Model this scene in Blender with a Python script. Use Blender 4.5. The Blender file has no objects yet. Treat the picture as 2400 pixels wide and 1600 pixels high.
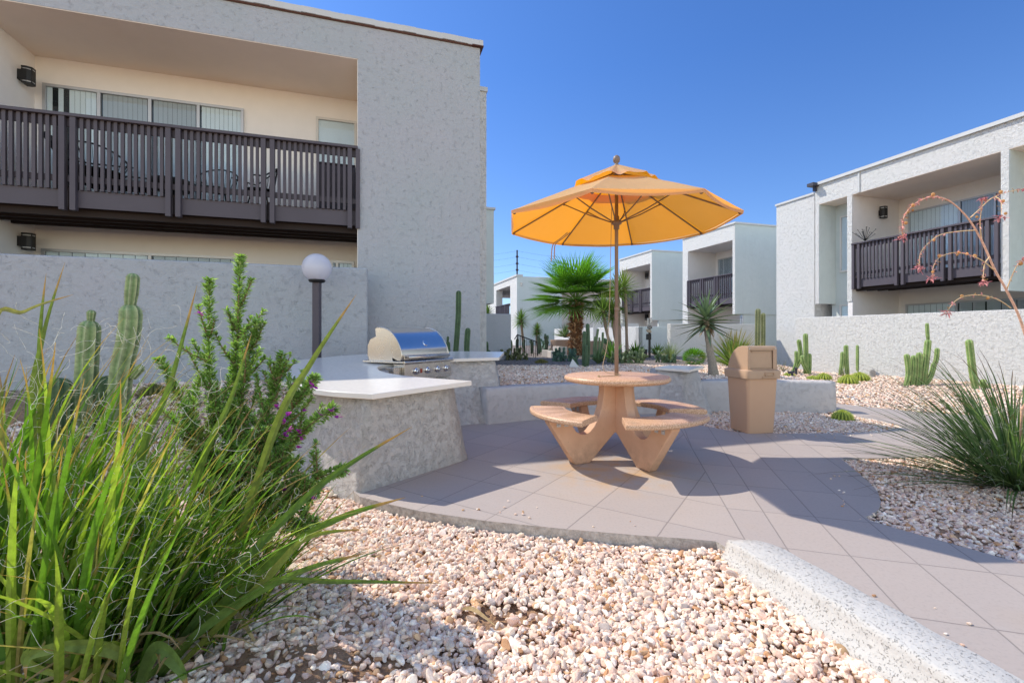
import bpy, bmesh, math, random
import numpy as np
from mathutils import Vector, Matrix, noise
random.seed(7); np.random.seed(7)
S = bpy.context.scene
COL = S.collection
PI = math.pi
rad = math.radians
R = random.uniform

# ------------------------------------------------------------------ camera model (also used to read places off the photo)
F, U0, H0, HC = 1067.0, 1200.0, 783.0, 1.136
def W(u, v, Y):                       # photo pixel + depth -> world point
    return Vector(((u-U0)/F*Y, Y, HC-(v-H0)/F*Y))
def G(u, v, z=0.0):                   # photo pixel on a level plane
    Y = F*(HC-z)/(v-H0)
    return Vector(((u-U0)/F*Y, Y, z))

# ------------------------------------------------------------------ helpers
def sstep(a, b, x):
    t = min(1, max(0, (x-a)/(b-a))); return t*t*(3-2*t)
def lerp(a, b, t): return a+(b-a)*t
def jit(c, d=0.1):
    k = 1+R(-d, d); return (c[0]*k, c[1]*k, c[2]*k)

class MB:
    def __init__(s): s.v = []; s.f = []; s.c = []; s.mi = []; s.cur = (1, 1, 1); s.m = 0
    def add(s, vs, fs):
        b = len(s.v); s.v.extend([tuple(p) for p in vs]); s.c.extend([s.cur]*len(vs))
        for f in fs: s.f.append([i+b for i in f]); s.mi.append(s.m)
    def box(s, x0, x1, y0, y1, z0, z1, M=None):
        vs = [Vector((x, y, z)) for z in (z0, z1) for y in (y0, y1) for x in (x0, x1)]
        if M: vs = [M @ p for p in vs]
        s.add(vs, [(0, 2, 3, 1), (4, 5, 7, 6), (0, 1, 5, 4), (2, 6, 7, 3), (0, 4, 6, 2), (1, 3, 7, 5)])
    def prism(s, poly, z0, z1, M=None, top=None):
        n = len(poly); top = top or poly
        vs = [Vector((p[0], p[1], z0 if len(p) < 3 else p[2])) for p in poly]+[Vector((p[0], p[1], z1 if len(p) < 3 else p[2])) for p in top]
        if M: vs = [M @ p for p in vs]
        s.add(vs, [tuple(range(n))[::-1], tuple(range(n, 2*n))]+[(i, (i+1) % n, n+(i+1) % n, n+i) for i in range(n)])
    def tube(s, pts, rr, n=8, cap=True, shape=None):
        pts = [Vector(p) for p in pts]; m = len(pts)
        if not hasattr(rr, '__len__'): rr = [rr]*m
        t0 = (pts[1]-pts[0]).normalized(); up = Vector((0, 0, 1)) if abs(t0.z) < .9 else Vector((1, 0, 0))
        a = t0.cross(up).normalized(); vs = []
        for i in range(m):
            t = (pts[min(i+1, m-1)]-pts[max(i-1, 0)])
            t = t.normalized() if t.length > 1e-9 else t0
            a = (a-t*a.dot(t)); a = a.normalized() if a.length > 1e-6 else t.orthogonal().normalized()
            b = t.cross(a)
            for k in range(n):
                th = 2*PI*k/n; q = rr[i]*(shape(th, i/(m-1)) if shape else 1)
                vs.append(pts[i]+a*math.cos(th)*q+b*math.sin(th)*q)
        fs = [(i*n+k, i*n+(k+1) % n, (i+1)*n+(k+1) % n, (i+1)*n+k) for i in range(m-1) for k in range(n)]
        if cap: fs += [tuple(range(n))[::-1], tuple((m-1)*n+k for k in range(n))]
        s.add(vs, fs)
    def lathe(s, prof, c=(0, 0, 0), n=32, axis=None):
        vs = []
        for r, z in prof:
            for k in range(n):
                th = 2*PI*k/n; vs.append(Vector((r*math.cos(th), r*math.sin(th), z)))
        M = Matrix.Translation(c)
        if axis is not None: M = M @ Vector((0, 0, 1)).rotation_difference(Vector(axis).normalized()).to_matrix().to_4x4()
        m = len(prof)
        fs = [(i*n+k, i*n+(k+1) % n, (i+1)*n+(k+1) % n, (i+1)*n+k) for i in range(m-1) for k in range(n)]
        fs += [tuple(range(n))[::-1], tuple((m-1)*n+k for k in range(n))]
        s.add([M @ p for p in vs], fs)
    def sphere(s, c, r, n=12, m=8, sc=(1, 1, 1), M=None):
        prof = [(max(1e-4, r*math.sin(PI*i/m)), -r*math.cos(PI*i/m)) for i in range(m+1)]
        vs = []
        for q, z in prof:
            for k in range(n):
                th = 2*PI*k/n; p = Vector((q*math.cos(th)*sc[0], q*math.sin(th)*sc[1], z*sc[2]))
                if M: p = M @ p
                vs.append(p+Vector(c))
        s.add(vs, [(i*n+k, i*n+(k+1) % n, (i+1)*n+(k+1) % n, (i+1)*n+k) for i in range(m) for k in range(n)])
    def blade(s, base, az, el, L, w, droop=.5, seg=7, fold=.35, tip=.05, wprof=None, bend=0, tipcol=None):
        # a V-folded leaf: starts at elevation el, bends down by `droop` radians over its length
        p = Vector(base); vs = []; cols = []; c0 = s.cur
        for i in range(seg+1):
            t = i/seg; e = el-droop*t*t; a = az+bend*t*t
            d = Vector((math.cos(a)*math.cos(e), math.sin(a)*math.cos(e), math.sin(e)))
            side = Vector((-math.sin(a), math.cos(a), 0)); up = side.cross(d)*-1
            if up.z < 0: up = -up
            ww = w*((wprof(t)) if wprof else (max(tip, (1-t**2.2)*(.75+.5*min(1, t*3)))))
            vs += [p+side*ww*.5+up*ww*fold, p.copy(), p-side*ww*.5+up*ww*fold]
            if tipcol and t > .82: cols += [tipcol]*3
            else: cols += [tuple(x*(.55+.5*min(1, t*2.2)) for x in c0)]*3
            p = p+d*(L/seg)
        fs = []
        for i in range(seg):
            b = i*3; fs += [(b, b+1, b+4, b+3), (b+1, b+2, b+5, b+4)]
        k = len(s.v); s.add(vs, fs); s.c[k:] = cols
        return p
    def ribbon(s, pts, w, fold=.35, tipcol=None, face=None):
        pts = [Vector(p) for p in pts]; m = len(pts); vs = []; cols = []
        for i in range(m):
            t = (pts[min(i+1, m-1)]-pts[max(i-1, 0)]).normalized()
            view = face or Vector((0, -1, .25)); side = t.cross(view).normalized(); up = side.cross(t)
            q = i/(m-1); ww = w*max(.04, (1-q**2.5)*(.7+.6*min(1, q*3)))
            vs += [pts[i]+side*ww*.5+up*ww*fold*.5, pts[i], pts[i]-side*ww*.5+up*ww*fold*.5]
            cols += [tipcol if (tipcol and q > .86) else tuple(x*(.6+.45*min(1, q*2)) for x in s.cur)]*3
        fs = []
        for i in range(m-1):
            b = i*3; fs += [(b, b+1, b+4, b+3), (b+1, b+2, b+5, b+4)]
        k = len(s.v); s.add(vs, fs); s.c[k:] = cols
    def build(s, name, mats, parent=None, smooth=False, bevel=0, fixn=False):
        me = bpy.data.meshes.new(name); me.from_pydata(s.v, [], s.f); 
        if not isinstance(mats, (list, tuple)): mats = [mats]
        for m in mats: me.materials.append(m)
        if len(mats) > 1: me.polygons.foreach_set('material_index', s.mi)
        if any(c != (1, 1, 1) for c in s.c[:1]+s.c[-1:]) or len(set(s.c[:50])) > 1:
            at = me.color_attributes.new('col', 'FLOAT_COLOR', 'POINT')
            arr = np.ones((len(s.c), 4), np.float32); arr[:, :3] = np.array(s.c, np.float32)
            at.data.foreach_set('color', arr.ravel())
        if fixn:
            bm = bmesh.new(); bm.from_mesh(me); bmesh.ops.recalc_face_normals(bm, faces=bm.faces); bm.to_mesh(me); bm.free()
        if smooth: me.polygons.foreach_set('use_smooth', [True]*len(me.polygons))
        me.update()
        o = bpy.data.objects.new(name, me); COL.objects.link(o)
        if parent: o.parent = parent
        if bevel:
            b = o.modifiers.new('bevel', 'BEVEL'); b.width = bevel; b.segments = 2; b.limit_method = 'ANGLE'; b.angle_limit = rad(40)
            if smooth is False:
                me.polygons.foreach_set('use_smooth', [True]*len(me.polygons))
                b.harden_normals = True
        return o

def smooth_path(P, n=8):
    P = [Vector(p) for p in P]; out = []
    for i in range(len(P)-1):
        p0 = P[max(i-1, 0)]; p1 = P[i]; p2 = P[i+1]; p3 = P[min(i+2, len(P)-1)]
        for k in range(n):
            t = k/n
            out.append(.5*((2*p1)+(p2-p0)*t+(2*p0-5*p1+4*p2-p3)*t*t+(3*p1-p0-3*p2+p3)*t**3))
    out.append(P[-1]); return out
def thing(name, label, cat, loc=(0, 0, 0), rz=0, group=None):
    o = bpy.data.objects.new(name, None); COL.objects.link(o); o.empty_display_size = .1
    o.location = loc; o.rotation_euler = (0, 0, rz); return tag(o, label, cat, group)
def tag(o, label=None, cat=None, group=None, kind=None):
    if label: o['label'] = label
    if cat: o['category'] = cat
    if group: o['group'] = group
    if kind: o['kind'] = kind
    return o
def copy_tree(o, parent=None):
    c = o.copy(); COL.objects.link(c); c.parent = parent
    for ch in list(o.children): copy_tree(ch, c)
    return c

# ------------------------------------------------------------------ materials
class NT:
    def __init__(s, name):
        s.m = bpy.data.materials.new(name); s.m.use_nodes = True; s.t = s.m.node_tree; s.t.nodes.clear()
        s.out = s.n('ShaderNodeOutputMaterial'); s.tc = s.n('ShaderNodeTexCoord')
    def n(s, typ, **k):
        x = s.t.nodes.new(typ)
        for a, b in k.items():
            if a in x.bl_rna.properties: setattr(x, a, b)
        return x
    def l(s, a, b): s.t.links.new(a, b)
    def noise(s, scale, detail=4, rough=.55, dist=0, vec=None):
        x = s.n('ShaderNodeTexNoise'); x.inputs['Scale'].default_value = scale; x.inputs['Detail'].default_value = detail
        x.inputs['Roughness'].default_value = rough; x.inputs['Distortion'].default_value = dist
        s.l(vec or s.tc.outputs['Object'], x.inputs['Vector']); return x.outputs['Fac']
    def ramp(s, fac, stops, interp='LINEAR'):
        x = s.n('ShaderNodeValToRGB'); e = x.color_ramp.elements; x.color_ramp.interpolation = interp
        while len(e) < len(stops): e.new(.5)
        for i, (p, c) in enumerate(stops):
            e[i].position = p; e[i].color = (*c, 1) if hasattr(c, '__len__') else (c, c, c, 1)
        s.l(fac, x.inputs[0]); return x.outputs[0]
    def math(s, op, a, b=None, c=None):
        x = s.n('ShaderNodeMath'); x.operation = op
        for i, q in enumerate((a, b, c)):
            if q is None: continue
            if isinstance(q, (int, float)): x.inputs[i].default_value = q
            else: s.l(q, x.inputs[i])
        return x.outputs[0]
    def mix(s, fac, a, b, mode='MIX'):
        x = s.n('ShaderNodeMix'); x.data_type = 'RGBA'; x.blend_type = mode
        for i, q in ((0, fac), (6, a), (7, b)):
            if isinstance(q, (int, float)): x.inputs[i].default_value = q
            elif isinstance(q, tuple): x.inputs[i].default_value = (*q, 1)
            else: s.l(q, x.inputs[i])
        return x.outputs[2]
    def bsdf(s, col, rough=.8, bump=None, metal=0, spec=.3, **kw):
        x = s.n('ShaderNodeBsdfPrincipled')
        if isinstance(col, tuple): x.inputs['Base Color'].default_value = (*col, 1)
        else: s.l(col, x.inputs['Base Color'])
        if isinstance(rough, (int, float)): x.inputs['Roughness'].default_value = rough
        else: s.l(rough, x.inputs['Roughness'])
        x.inputs['Metallic'].default_value = metal; x.inputs['Specular IOR Level'].default_value = spec
        if bump is not None: s.l(bump, x.inputs['Normal'])
        for k, v in kw.items(): x.inputs[k].default_value = v
        return x.outputs[0]
    def bump(s, h, strength=.5, dist=.01, nrm=None):
        x = s.n('ShaderNodeBump'); x.inputs['Strength'].default_value = strength; x.inputs['Distance'].default_value = dist
        s.l(h, x.inputs['Height'])
        if nrm is not None: s.l(nrm, x.inputs['Normal'])
        return x.outputs[0]
    def done(s, sh): s.l(sh, s.out.inputs['Surface']); return s.m

def m_stucco(name, col, col2, scale=9, dist=.012, strength=.8, stain=.12, gc=.07, cover=.5):
    k = NT(name)
    big = k.noise(.6, 6, .65); mid = k.noise(2.2, 9, .72)
    c = k.mix(k.ramp(big, [(.30, 0), (.72, 1)]), col, col2)
    c = k.mix(k.math('MULTIPLY', k.ramp(mid, [(.30, 0), (.80, 1)]), stain*2), c, tuple(x*.75 for x in col))
    # trowel relief: soft lumps plus short thin tears, only in patches
    a = k.noise(scale*2.2, 3, .5, 2.0); msk = k.ramp(k.noise(scale*.8, 3), [(cover, 0), (cover+.06, 1)])
    tear = k.math('MULTIPLY', k.ramp(a, [(.488, 0), (.498, 1), (.502, 1), (.512, 0)]), msk)
    lump = k.noise(scale, 6, .68, .6); fine = k.noise(scale*6, 4, .65)
    h = k.math('SUBTRACT', k.math('ADD', lump, k.math('MULTIPLY', fine, .30)), k.math('MULTIPLY', tear, .45))
    c = k.mix(k.math('MULTIPLY', tear, gc*5), c, tuple(x*.35 for x in col))
    mp = k.n('ShaderNodeMapping'); mp.inputs['Scale'].default_value = (5, 5, .35); k.l(k.tc.outputs['Object'], mp.inputs[0])
    st = k.ramp(k.noise(1.6, 4, .6, vec=mp.outputs[0]), [(.55, 0), (.8, 1)])
    c = k.mix(k.math('MULTIPLY', st, stain), c, (.33, .33, .31))
    return k.done(k.bsdf(c, .93, k.bump(h, strength, dist), spec=.15))
def m_plain(name, col, rough=.6, metal=0, spec=.4, nscale=14, var=.12, bump=.15, bdist=.002, **kw):
    k = NT(name); n = k.noise(nscale, 5, .6); n2 = k.noise(nscale*.15, 3)
    c = k.mix(n, tuple(x*(1-var) for x in col), tuple(min(1, x*(1+var)) for x in col))
    c = k.mix(k.math('MULTIPLY', k.ramp(n2, [(.4, 0), (.7, 1)]), var*1.5), c, tuple(x*.6 for x in col))
    r = k.math('ADD', k.math('MULTIPLY', n, .2), rough-.1)
    return k.done(k.bsdf(c, r, k.bump(k.noise(nscale*6, 4), bump, bdist), metal, spec, **kw))
def m_attr(name, rough=.55, trans=.3, spec=.3, nscale=40, tcol=None):
    k = NT(name); a = k.n('ShaderNodeAttribute'); a.attribute_name = 'col'
    n = k.noise(nscale, 4)
    c = k.mix(1.0, a.outputs['Color'], k.ramp(n, [(.3, .75), (.7, 1.2)]), 'MULTIPLY')
    b = k.bsdf(c, rough, k.bump(n, .2, .002), spec=spec)
    if trans > 0:
        t = k.n('ShaderNodeBsdfTranslucent'); hs = k.mix(1.0, c, tcol or (1.3, 1.5, .5), 'MULTIPLY'); k.l(hs, t.inputs['Color'])
        mx = k.n('ShaderNodeMixShader'); mx.inputs[0].default_value = trans; k.l(b, mx.inputs[1]); k.l(t.outputs[0], mx.inputs[2])
        return k.done(mx.outputs[0])
    return k.done(b)

M = {}
M['stucco_gray'] = m_stucco('stucco_gray', (.49, .49, .525), (.43, .475, .49), 15, .030, .8, .11, .018, .56)
M['stucco_white'] = m_stucco('stucco_white', (.74, .725, .70), (.69, .70, .675), 17, .036, 1.0, .07, .03, .52)
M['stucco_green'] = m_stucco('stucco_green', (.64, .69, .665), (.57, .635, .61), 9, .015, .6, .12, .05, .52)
M['stucco_rough'] = m_stucco('stucco_rough', (.76, .72, .67), (.70, .66, .62), 20, .045, 1.0, .06, .14, .46)
M['stucco_smooth'] = m_stucco('stucco_smooth', (.60, .56, .53), (.55, .52, .50), 20, .014, .8, .08, .05, .5)
M['plaster_cream'] = m_plain('plaster_cream', (.90, .86, .82), .9, spec=.1, nscale=5, var=.05, bump=.1, bdist=.003)
M['plaster_soffit'] = m_plain('plaster_soffit', (.92, .80, .69), .9, spec=.1, nscale=2, var=.06, bump=.1, bdist=.003)
M['plaster_white'] = m_plain('plaster_white', (.82, .78, .75), .9, spec=.1, nscale=5, var=.05, bump=.1, bdist=.003)
M['coping'] = m_plain('coping', (.58, .59, .58), .6, nscale=6, var=.08)
M['brown_metal'] = m_plain('brown_metal', (.10, .035, .02), .6, nscale=9)
M['rail_paint'] = m_plain('rail_paint', (.088, .075, .09), .55, nscale=20, var=.12)
M['dark_wood'] = m_plain('dark_wood', (.03, .02, .018), .8, nscale=8, var=.3)
M['black'] = m_plain('black', (.012, .012, .013), .5, nscale=20)
M['black_rope'] = m_plain('black_rope', (.006, .006, .009), .8, nscale=80)
M['alu'] = m_plain('alu', (.55, .55, .56), .45, metal=.6, nscale=20, var=.05)
M['white_frame'] = m_plain('white_frame', (.68, .66, .62), .5, nscale=20, var=.04)
M['blind'] = m_plain('blind', (.92, .93, .92), .7, nscale=3, var=.06)
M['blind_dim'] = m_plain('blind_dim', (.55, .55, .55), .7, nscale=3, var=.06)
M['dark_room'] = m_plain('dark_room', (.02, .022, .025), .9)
M['steel'] = m_plain('steel', (.62, .58, .53), .27, metal=1, nscale=4, var=.04, bump=.05, bdist=.0005)
M['steel_hood'] = m_plain('steel_hood', (.66, .66, .67), .22, metal=1, nscale=3, var=.03, bump=.02, bdist=.0005)
M['chrome'] = m_plain('chrome', (.75, .75, .77), .1, metal=1, nscale=5, var=.02, bump=0)
M['counter'] = m_plain('counter', (.84, .79, .72), .22, spec=.5, nscale=30, var=.012, bump=.02)
M['tan_pole'] = m_plain('tan_pole', (.25, .185, .145), .5, nscale=15, var=.08)
M['globe'] = None
M['terracotta'] = m_plain('terracotta', (.52, .36, .28), .8, nscale=10)
M['white_block'] = m_plain('white_block', (.62, .56, .50), .8, nscale=10)
M['leaf'] = m_attr('leaf', .55, .36, spec=.2)
M['leaf_thick'] = m_attr('leaf_thick', .5, .06, nscale=25)
M['cactus'] = m_attr('cactus', .55, 0, nscale=30)
M['wood_attr'] = m_attr('wood_attr', .9, 0, nscale=60)
M['petal'] = m_attr('petal', .6, .35, tcol=(1.2, .8, 1.2))
M['rock'] = m_plain('rock', (.42, .27, .15), .9, nscale=12, var=.2, bump=.4, bdist=.006)
M['rope'] = m_plain('rope', (.45, .34, .22), .9, nscale=60)
M['conduit'] = m_plain('conduit', (.4, .38, .35), .6)
M['fixture'] = m_plain('fixture', (.05, .05, .07), .5)
M['fibre'] = m_attr('fibre', .7, .4, tcol=(1, 1, 1))

k = NT('globe_glass'); b = k.bsdf((.80, .80, .86), .22, k.bump(k.noise(2), .02), spec=.5)
t = k.n('ShaderNodeBsdfTranslucent'); t.inputs[0].default_value = (.85, .85, .92, 1); mx = k.n('ShaderNodeMixShader'); mx.inputs[0].default_value = .35
k.l(b, mx.inputs[1]); k.l(t.outputs[0], mx.inputs[2]); M['globe'] = k.done(mx.outputs[0])

# window glass: partly see-through, partly mirror
k = NT('pane_glass'); tr = k.n('ShaderNodeBsdfTransparent'); tr.inputs[0].default_value = (.92, .95, .96, 1)
gl = k.n('ShaderNodeBsdfGlossy'); gl.inputs['Roughness'].default_value = .03; gl.inputs[0].default_value = (.9, .95, 1, 1)
k.l(k.bump(k.noise(1.5, 2), .05, .01), gl.inputs['Normal'])
fr = k.n('ShaderNodeFresnel'); fr.inputs[0].default_value = 1.42
mx = k.n('ShaderNodeMixShader'); k.l(k.math('MULTIPLY', fr.outputs[0], .8), mx.inputs[0]); k.l(tr.outputs[0], mx.inputs[1]); k.l(gl.outputs[0], mx.inputs[2])
M['glass'] = k.done(mx.outputs[0])

# speckled precast concrete of the table
k = NT('precast'); sp = k.noise(110, 3, .6); big = k.noise(5, 4)
c = k.mix(k.ramp(sp, [(.42, 0), (.58, 1)]), (.50, .27, .15), (.78, .53, .35))
c = k.mix(k.math('MULTIPLY', big, .35), c, (.40, .26, .17))
M['precast_top'] = k.done(k.bsdf(c, .42, k.bump(k.noise(150, 3), .15, .001), spec=.45))
k = NT('precast_leg'); big = k.noise(6, 5, .6); c = k.mix(k.ramp(big, [(.3, 0), (.7, 1)]), (.62, .36, .225), (.69, .425, .275))
sp = k.ramp(k.noise(90, 2), [(.70, 0), (.74, 1)]); c = k.mix(sp, c, (.30, .18, .12))
spz = k.n('ShaderNodeSeparateXYZ'); k.l(k.tc.outputs['Object'], spz.inputs[0]); dirt = k.math('MULTIPLY', k.ramp(spz.outputs[2], [(.0, 1), (.22, 0)]), k.ramp(k.noise(14, 5, .7), [(.35, .1), (.65, .9)])); c = k.mix(dirt, c, (.34, .21, .14))
M['precast_leg'] = k.done(k.bsdf(c, .6, k.bump(k.noise(60, 4), .15, .002), spec=.3))
k = NT('bin_plastic'); c = k.mix(k.noise(4, 4), (.47, .315, .205), (.52, .355, .24)); c = k.mix(k.math('MULTIPLY', k.ramp(k.noise(9, 5), [(.5, 0), (.8, 1)]), .3), c, (.34, .23, .16))
M['bin'] = k.done(k.bsdf(c, .55, k.bump(k.noise(250, 2), .25, .001), spec=.3))
k = NT('bin_base'); c = k.mix(k.noise(4, 4), (.57, .355, .225), (.62, .395, .255)); M['bin_base'] = k.done(k.bsdf(c, .6, k.bump(k.noise(250, 2), .25, .001), spec=.3))

# canopy cloth
k = NT('canopy_cloth'); n = k.noise(3, 5, .6); wv = k.noise(300, 2)
c = k.mix(n, (.84, .60, .32), (.92, .70, .42))
b = k.bsdf(c, .85, k.bump(k.math('ADD', k.math('MULTIPLY', k.noise(6, 4, .5, .6), 1.0), k.math('MULTIPLY', wv, .03)), .35, .02), spec=.1)
t = k.n('ShaderNodeBsdfTranslucent'); t.inputs[0].default_value = (.92, .34, .0, 1)
mx = k.n('ShaderNodeMixShader'); mx.inputs[0].default_value = .52; k.l(b, mx.inputs[1]); k.l(t.outputs[0], mx.inputs[2])
M['canopy'] = k.done(mx.outputs[0])

# paving
def tile_lines(k, ang, sx, sy, ox, oy, w=.0038):
    mp = k.n('ShaderNodeMapping'); mp.inputs['Rotation'].default_value = (0, 0, -ang); k.l(k.tc.outputs['Object'], mp.inputs[0])
    sp = k.n('ShaderNodeSeparateXYZ'); k.l(mp.outputs[0], sp.inputs[0]); outs = []; ids = []
    wob = k.math('MULTIPLY', k.math('SUBTRACT', k.noise(3), .5), .012)
    for o, s_, off in ((sp.outputs[0], sx, ox), (sp.outputs[1], sy, oy)):
        q = k.math('ADD', k.math('DIVIDE', k.math('ADD', o, wob), s_), off+100)
        fr = k.math('FRACT', q); ids.append(k.math('FLOOR', q))
        d = k.math('MULTIPLY', k.math('SUBTRACT', .5, k.math('ABSOLUTE', k.math('SUBTRACT', fr, .5))), s_)
        outs.append(d)
    d = k.math('MINIMUM', outs[0], outs[1])
    cell = k.n('ShaderNodeTexWhiteNoise'); cell.noise_dimensions = '2D'
    cb = k.n('ShaderNodeCombineXYZ'); k.l(ids[0], cb.inputs[0]); k.l(ids[1], cb.inputs[1]); k.l(cb.outputs[0], cell.inputs['Vector'])
    return k.math('LESS_THAN', d, w), cell.outputs['Value'], d
k = NT('paving')
l1, c1, d1 = tile_lines(k, rad(57), .47, .47, .0, .493)
l2, c2, d2 = tile_lines(k, rad(73.4), .52, .287, .745, .473)
sp = k.n('ShaderNodeSeparateXYZ'); k.l(k.tc.outputs['Object'], sp.inputs[0])
side = k.math('SUBTRACT', sp.outputs[0], k.math('ADD', k.math('MULTIPLY', sp.outputs[1], .25), .66))
sel = k.math('GREATER_THAN', side, 0.0)
seam = k.math('LESS_THAN', k.math('ABSOLUTE', side), .004)
ln = k.math('ADD', k.math('MULTIPLY', l1, k.math('SUBTRACT', 1.0, sel)), k.math('MULTIPLY', l2, sel)); ln = k.math('MAXIMUM', ln, seam)
cell = k.math('ADD', k.math('MULTIPLY', c1, k.math('SUBTRACT', 1.0, sel)), k.math('MULTIPLY', c2, sel))
big = k.noise(1.3, 6, .6); fine = k.noise(60, 5, .7); streak = k.noise(6, 6, .7, 1.0)
c = k.mix(big, (.43, .365, .325), (.49, .425, .38))
c = k.mix(k.math('MULTIPLY', k.math('SUBTRACT', cell, .25), .42), c, (.33, .30, .30))
c = k.mix(k.math('MULTIPLY', k.ramp(streak, [(.5, 0), (.75, 1)]), .25), c, (.47, .43, .40))
c = k.mix(k.math('MULTIPLY', k.ramp(fine, [(.35, 1), (.5, 0)]), .18), c, (.20, .18, .17))
c = k.mix(k.ramp(k.noise(.9, 3), [(.60, 0), (.78, .35)]), c, (.46, .33, .20))
c = k.mix(k.math('MULTIPLY', ln, .55), c, (.17, .15, .14))
dx = k.math('SUBTRACT', sp.outputs[0], .85); dy = k.math('SUBTRACT', sp.outputs[1], 3.85); rd = k.math('SQRT', k.math('ADD', k.math('MULTIPLY', dx, dx), k.math('MULTIPLY', dy, dy)))
rust = k.math('MULTIPLY', k.ramp(rd, [(.25, 1), (.75, 0)]), k.ramp(k.noise(5, 5, .6), [(.42, 0), (.65, .75)])); c = k.mix(rust, c, (.55, .33, .14))
h = k.math('SUBTRACT', k.math('MULTIPLY', fine, .15), ln)
M['paving'] = k.done(k.bsdf(c, .62, k.bump(h, .6, .004), spec=.3))
k = NT('slab_edge'); n = k.noise(35, 6, .7); c = k.mix(k.ramp(n, [(.35, 0), (.65, 1)]), (.34, .305, .27), (.58, .54, .49))
M['slab_edge'] = k.done(k.bsdf(c, .95, k.bump(n, .9, .012), spec=.1))
k = NT('kerb_concrete'); v1 = k.noise(95, 3, .6, .8); v2 = k.noise(14, 5, .6)
pit = k.ramp(v1, [(.35, 1), (.40, 0)]); c = k.mix(v2, (.50, .485, .46), (.60, .585, .555)); c = k.mix(k.math('MULTIPLY', pit, .4), c, (.25, .24, .225))
M['kerb'] = k.done(k.bsdf(c, .9, k.bump(k.math('SUBTRACT', k.noise(30, 5), k.math('MULTIPLY', pit, .9)), .8, .009), spec=.15))

# ground under the stones
k = NT('gravel_ground')
vo = k.n('ShaderNodeTexVoronoi'); vo.inputs['Scale'].default_value = 30; k.l(k.tc.outputs['Object'], vo.inputs['Vector'])
sc = k.n('ShaderNodeSeparateColor'); k.l(vo.outputs['Color'], sc.inputs[0])
c = k.ramp(sc.outputs[0], [(0, (.42, .31, .26)), (.2, (.56, .45, .39)), (.5, (.66, .56, .50)), (.8, (.74, .66, .60)), (1, (.50, .46, .46))])
gap = k.ramp(vo.outputs['Distance'], [(.0, 1), (.62, .25)])
c = k.mix(1.0, c, gap, 'MULTIPLY')
geo = k.n('ShaderNodeNewGeometry'); sp = k.n('ShaderNodeSeparateXYZ'); k.l(geo.outputs['Position'], sp.inputs[0])
near = k.ramp(k.math('DIVIDE', sp.outputs[1], 10.0), [(.50, 1), (.62, 0)])
c = k.mix(near, c, k.mix(k.noise(25, 6, .7), (.30, .18, .11), (.46, .30, .19)))
hh = k.math('SUBTRACT', 1.0, vo.outputs['Distance'])
M['ground'] = k.done(k.bsdf(c, .95, k.bump(k.math('ADD', hh, k.noise(80, 5)), .8, .02), spec=.1))
k = NT('stone'); a = k.n('ShaderNodeAttribute'); a.attribute_name = 'col'; n = k.noise(55, 5, .65, .8)
c = k.mix(1.0, a.outputs['Color'], k.ramp(n, [(.25, (.72, .62, .55)), (.5, (1, .97, .95)), (.75, (1.12, 1.12, 1.12))]), 'MULTIPLY')
M['stone'] = k.done(k.bsdf(c, .8, k.bump(k.noise(120, 4), .4, .002), spec=.25))

# ------------------------------------------------------------------ the lie of the land
def P2(*a): return [tuple(G(u, v))[:2] for u, v in a]
PATIO = P2((843, 1163), (912, 1181), (982, 1196.7), (1140, 1220), (1328.8, 1239.4), (1500, 1254), (1603.5, 1261)) + \
    [(1.12, 2.50), (1.22, 2.2), (1.72, .5), (1.9, -1), (4.6, -1), (3.6, .6)] + P2((2400, 1321), (2247, 1277.7), (2110, 1240), (2044, 1220), (2028, 1211), (2046, 1205), (2060, 1192), (2065, 1176), (2058, 1152), (2037, 1129), (2010, 1106), (1972, 1075)) + \
    [(3.6, 4.2), (4.9, 4.37), (8, 4.5), (13, 4.4), (13, 5.2), (7.5, 6.0), (5.96, 6.6), (5.57, 7.13), (5.33, 7.48), (4.95, 7.6), (4.75, 7.2), (4.72, 6.6), (4.84, 6.0), (4.81, 5.6), (4.27, 5.29), (3.6, 5.23), (3.01, 5.22), (2.62, 5.30), (2.35, 5.69), (2.5, 6.1), (2.6, 6.6), (1.6, 6.6), (1.0, 6.4), (.3, 6.15), (-.4, 5.98), (-1.1, 5.75), (-1.75, 5.4), (-1.95, 4.6), (-1.65, 3.95)]
PATN = np.array(PATIO)
def in_poly(x, y, poly=PATN):
    x = np.asarray(x); y = np.asarray(y); c = np.zeros(x.shape, bool); n = len(poly); j = n-1
    for i in range(n):
        xi, yi = poly[i]; xj, yj = poly[j]
        c ^= ((yi > y) != (yj > y)) & (x < (xj-xi)*(y-yi)/(yj-yi+1e-12)+xi); j = i
    return c
BXY = [(-3.0, 4.6), (-.62, 5.5), (-.3, 5.72), (0, 5.88), (.5, 6.12), (1.0, 6.3), (1.6, 6.45), (2.2, 6.6), (2.6, 6.72), (3.3, 6.86), (3.92, 6.86), (4.72, 6.70), (9, 6.6)]
BX = np.array([p[0] for p in BXY]); BY = np.array([p[1] for p in BXY])
def ss(a, b, x): t = np.clip((x-a)/(b-a), 0, 1); return t*t*(3-2*t)
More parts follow.
